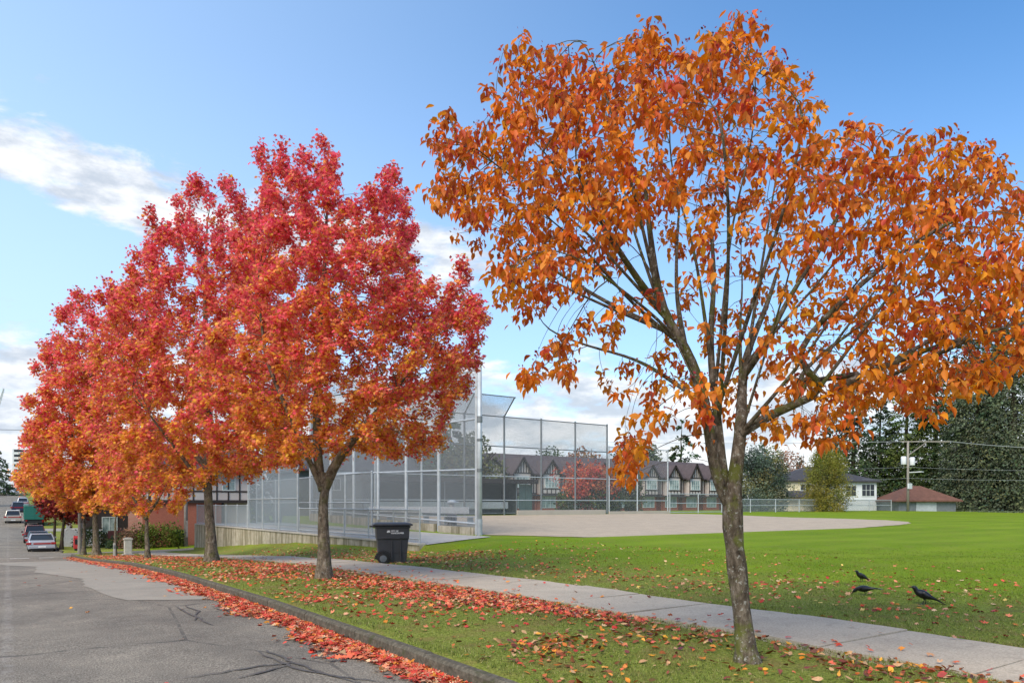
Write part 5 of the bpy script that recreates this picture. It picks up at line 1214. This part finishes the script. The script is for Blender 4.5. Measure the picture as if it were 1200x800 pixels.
def scatter(name, label, X, Y, zf, S, cols, tmpl, flat=.35, lift=.012, pile=0.0):
    n = len(X); Z = zf(X, Y)+lift+rng.uniform(0, 1, n)*pile; a = rng.uniform(0, 6.28, n)
    D = np.stack([np.cos(a), np.sin(a), rng.normal(0, flat*.5, n)], 1); Nn = np.stack([rng.normal(0, flat, n), rng.normal(0, flat, n), rng.choice([1, 1, -1], n)*1.0], 1)
    P = np.stack([X, Y, Z], 1)-D*S[:, None]*.4
    o_ = leaves(name, P, D, Nn, S, cols, tmpl, M['fallen'], None, rng.uniform(-1, 2.4, n)); prop(o_, label, 'leaves', kind='stuff')
FR = [(.56, .06, .04), (.66, .14, .07), (.62, .20, .10), (.60, .22, .03), (.50, .26, .15), (.26, .05, .03), (.66, .42, .24)]
FB = [(.40, .11, .03), (.58, .21, .03), (.22, .065, .03), (.44, .06, .035), (.50, .30, .15), (.66, .32, .04), (.14, .05, .03)]
n = 23000
Y = 3.2+(1-rng.uniform(0, 1, n)**.55)*52; X = 3.46-np.abs(rng.normal(0, .20, n))*(1+.3*np.sin(Y*1.7)+.2*np.sin(Y*5.1)); k = X > 2.6; X, Y = X[k], Y[k]
rz_ = lambda X, Y: prof(Y)-.13+.05*(1-(X/3.5)**2)
scatter('gutter_leaves', 'dense drift of fallen red leaves lying in the gutter', X, Y, rz_, rng.uniform(.05, .10, len(X)), pick_cols(FR, [3, 3, 2.4, 1.2, 1.3, .9, .9], len(X), .16), STAR, .4, .010, .035)
# verge drifts
spots = [(5.9, 10.9, .55, 1.2, 900), (6.55, 8.6, .28, 1.0, 560), (6.4, 10.0, .4, 1.2, 800), (6.0, 13.0, .6, 1.4, 950), (4.1, 11.8, .30, .8, 170), (4.9, 17.5, .8, 1.5, 1000), (6.2, 19.5, .6, 1.6, 900), (5.2, 22.5, .8, 1.7, 450), (6.5, 15.5, .4, 1.8, 420),
         (6.6, 7.2, .35, .8, 220), (5.4, 26, 1.0, 3, 700), (5, 33, 1.0, 4, 900), (4.6, 45, .8, 4, 1400), (5.2, 39, 1.0, 4, 700), (4.6, 9.5, .5, 1.2, 160)]
XX, YY = [], []
for cx, cy, sx, sy, m in spots: XX.append(rng.normal(cx, sx, m)); YY.append(rng.normal(cy, sy, m))
XX.append(rng.uniform(3.7, 7.1, 650)); YY.append(rng.uniform(2, 48, 650))
X, Y = np.concatenate(XX), np.concatenate(YY); k = (X > 3.66) & (X < 7.25) & (Y < 56); X, Y = X[k], Y[k]
scatter('verge_leaves', 'red leaves scattered in drifts over the grass verge', X, Y, gz, rng.uniform(.042, .088, len(X)), pick_cols(FR, [3, 3, 2, 1.0, 1.3, 1.2, 1.0], len(X), .18), STAR, .45, .015, .015)
XX, YY = [], []
for cx, cy, sx, sy, m in [(4.55, 5.9, .28, .38, 150), (5.2, 6.2, .3, .3, 80), (6.1, 5.7, .35, .5, 130), (6.6, 4.5, .3, .6, 110), (6.6, 3.4, .35, .4, 120), (5.9, 3.7, .6, .5, 60), (5.3, 4.9, .6, .7, 30), (6.95, 2.7, .3, .6, 60), (4.4, 4.9, .4, .5, 50)]:
    XX.append(rng.normal(cx, sx, m)); YY.append(rng.normal(cy, sy, m))
XX.append(rng.uniform(3.8, 7.1, 70)); YY.append(rng.uniform(2, 8, 70))
X, Y = np.concatenate(XX), np.concatenate(YY); k = (X > 3.7) & (X < 7.3); X, Y = X[k], Y[k]
scatter('verge_leaves', 'brown and orange leaves around the foot of the nearest tree', X, Y, gz, rng.uniform(.05, .095, len(X)), pick_cols(FB, [3, 1.6, 2.6, 1.2, 2, 1.0, 1.6], len(X), .2), OVATE, .6, .018, .02)
XX, YY = [], []
for cx, cy, sx, sy, m in [(11.2, 19.8, 1.2, 1.0, 600), (10.4, 23.5, 1.0, 2.5, 700), (11, 15.5, 1.1, 1.5, 190), (11.5, 11.8, 1.3, 1.3, 170), (10.8, 9.0, 1.0, 1.2, 130), (12.3, 8.5, 1.0, 1.0, 90), (10.3, 5.2, .8, 1.1, 60), (10.2, 31, .9, 4, 500), (13.2, 6.2, 1.3, 1.1, 80), (11.6, 4.2, 1.2, 1.0, 60)]:
    XX.append(rng.normal(cx, sx, m)); YY.append(rng.normal(cy, sy, m))
XX.append(rng.uniform(9.1, 19, 1000)); YY.append(rng.uniform(-1, 23, 1000))
X, Y = np.concatenate(XX), np.concatenate(YY); k = (X > 9.05) & (Y < 23.2) | (X > 9.05) & (X < xw(Y)-.2) & (Y < 54); X, Y = X[k], Y[k]
scatter('lawn_leaves', 'sparse red and yellow leaves over the lawn beyond the footpath', X, Y, gz, rng.uniform(.045, .095, len(X)), pick_cols(FR+[(.62, .45, .12)], [2.4, 3, 2.2, 1.6, 2, 1, 1.6, 1.0], len(X), .18), STAR, .45, .018, .01)
n = 170; Y = rng.uniform(1, 30, n); X = rng.uniform(7.2, 8.95, n); e = rng.uniform(0, 1, n) < .6; X = np.where(e, 7.25+np.abs(rng.normal(0, .12, n)), X)
scatter('path_leaves', 'few curled leaves lying on the footpath', X, Y, lambda a, b: prof(b)+.035, rng.uniform(.05, .09, n), pick_cols(FR, [3, 3, 2, 2, 2, 1, 1], n), STAR, .4)
n = 60; Y = rng.uniform(5, 30, n); X = rng.uniform(-2.5, 3.0, n)**1; k = rng.uniform(0, 1, n) < .4+.2*X; X, Y = X[k], Y[k]
scatter('road_leaves', 'few stray orange leaves on the asphalt', X, Y, rz_, rng.uniform(.05, .09, len(X)), pick_cols(FB, [1, 3, 1, 2, 1, 3, .5], len(X)), STAR, .3)
# ------------------------------------------------------------------ sky, sun, camera
SUN_AZ, SUN_EL = -118.0, 45.0
wd = bpy.data.worlds.new('World'); sc.world = wd; wd.use_nodes = True; t = NT(wd.node_tree); bg = t.n['Background']
sky = t.add('ShaderNodeTexSky'); sky.sky_type = 'NISHITA'; sky.sun_disc = False; sky.sun_elevation = R(SUN_EL); sky.sun_rotation = R(SUN_AZ); sky.altitude = 50; sky.air_density = 1.0; sky.dust_density = .6; sky.ozone_density = 2.0
hs = t.add('ShaderNodeHueSaturation'); hs.inputs['Saturation'].default_value = 1.30; hs.inputs['Value'].default_value = 1.0; t.l.new(sky.outputs[0], hs.inputs['Color'])
g = t.add('ShaderNodeTexCoord').outputs['Generated']; sp = t.add('ShaderNodeSeparateXYZ'); t.l.new(g, sp.inputs[0])
az = t.math('MULTIPLY', t.math('ARCTAN2', sp.outputs[0], sp.outputs[1]), 57.2958); el = t.math('MULTIPLY', t.math('ARCSINE', sp.outputs[2]), 57.2958)
cmb = t.add('ShaderNodeCombineXYZ'); t.set(cmb.inputs[0], t.math('MULTIPLY', az, .10)); t.set(cmb.inputs[1], t.math('MULTIPLY', el, .26)); vec = cmb.outputs[0]
n1 = t.noise(vec, 1.15, 8, .58, .25); n2 = t.noise(vec, 3.2, 7, .62, .4)
nn = t.math('ADD', t.math('MULTIPLY', n1, .65), t.math('MULTIPLY', n2, .35))
bc = t.math('SUBTRACT', 21.6, t.math('MULTIPLY', az, .11)); d = t.math('DIVIDE', t.math('SUBTRACT', el, bc), 3.0)
band = t.math('POWER', 2.718, t.math('MULTIPLY', t.math('MULTIPLY', d, d), -1.0)); band = t.math('MULTIPLY', band, t.smooth(az, -14, -2)); band = t.math('MULTIPLY', band, t.math('SUBTRACT', 1.0, t.smooth(az, 29, 38)))
low = t.math('MULTIPLY', t.math('SUBTRACT', 1.0, t.smooth(el, 6, 17)), 1.0)
cov = t.math('MAXIMUM', t.math('MULTIPLY', band, .34), t.math('MULTIPLY', low, .34))
cl = t.smooth(t.math('ADD', nn, cov), .66, .81)
vlow = t.math('SUBTRACT', 1.0, t.smooth(el, 1.0, 9.0)); cl = t.math('MAXIMUM', cl, t.math('MULTIPLY', vlow, .40))
shade = t.smooth(t.noise(vec, 1.7, 6, .6), .38, .62)
ccol = t.mix(shade, (2.8, 3.05, 3.4), (5.0, 5.0, 5.0))
veil = t.math('MULTIPLY', t.math('SUBTRACT', 1.0, t.smooth(t.math('ADD', az, t.math('MULTIPLY', el, .35)), -20, 85)), .62)
veil = t.math('ADD', veil, t.math('MULTIPLY', t.math('SUBTRACT', 1.0, t.smooth(el, 5, 34)), .30))
skyc = t.mix(t.math('ADD', veil, .04), hs.outputs[0], (3.15, 4.35, 6.1))
fin = t.mix(t.math('MULTIPLY', cl, .88), skyc, ccol)
t.l.new(fin, bg.inputs[0]); bg.inputs[1].default_value = .14
sl = bpy.data.lights.new('sun', 'SUN'); sl.energy = 2.7; sl.angle = R(40); sl.color = (1, .88, .73); so = bpy.data.objects.new('sun', sl); COL.objects.link(so)
dv = Vector((math.sin(R(SUN_AZ))*math.cos(R(SUN_EL)), math.cos(R(SUN_AZ))*math.cos(R(SUN_EL)), math.sin(R(SUN_EL)))); so.rotation_euler = dv.to_track_quat('Z', 'Y').to_euler(); so.location = (0, 0, 60)
cam = bpy.data.cameras.new('camera'); co = bpy.data.objects.new('camera', cam); COL.objects.link(co); sc.camera = co
co.location = (0, 0, CH); co.rotation_euler = (R(90), 0, -R(YAW)); cam.sensor_width = 36; cam.sensor_fit = 'HORIZONTAL'; cam.lens = 36*F_/W_; cam.shift_y = (VH-H_/2)/W_; cam.clip_end = 6000; cam.clip_start = .05
sc.view_settings.view_transform = 'Standard'; sc.view_settings.look = 'None'; sc.view_settings.exposure = .71; sc.view_settings.gamma = 1
sc.view_settings.use_curve_mapping = False
sc.render.engine = 'CYCLES'; cy = sc.cycles; cy.max_bounces = 10; cy.diffuse_bounces = 3; cy.glossy_bounces = 2; cy.transmission_bounces = 4; cy.transparent_max_bounces = 24; cy.use_denoising = True
try: cy.denoiser = 'OPENIMAGEDENOISE'; cy.denoising_prefilter = 'ACCURATE'
except Exception: pass
cy.sample_clamp_indirect = 6
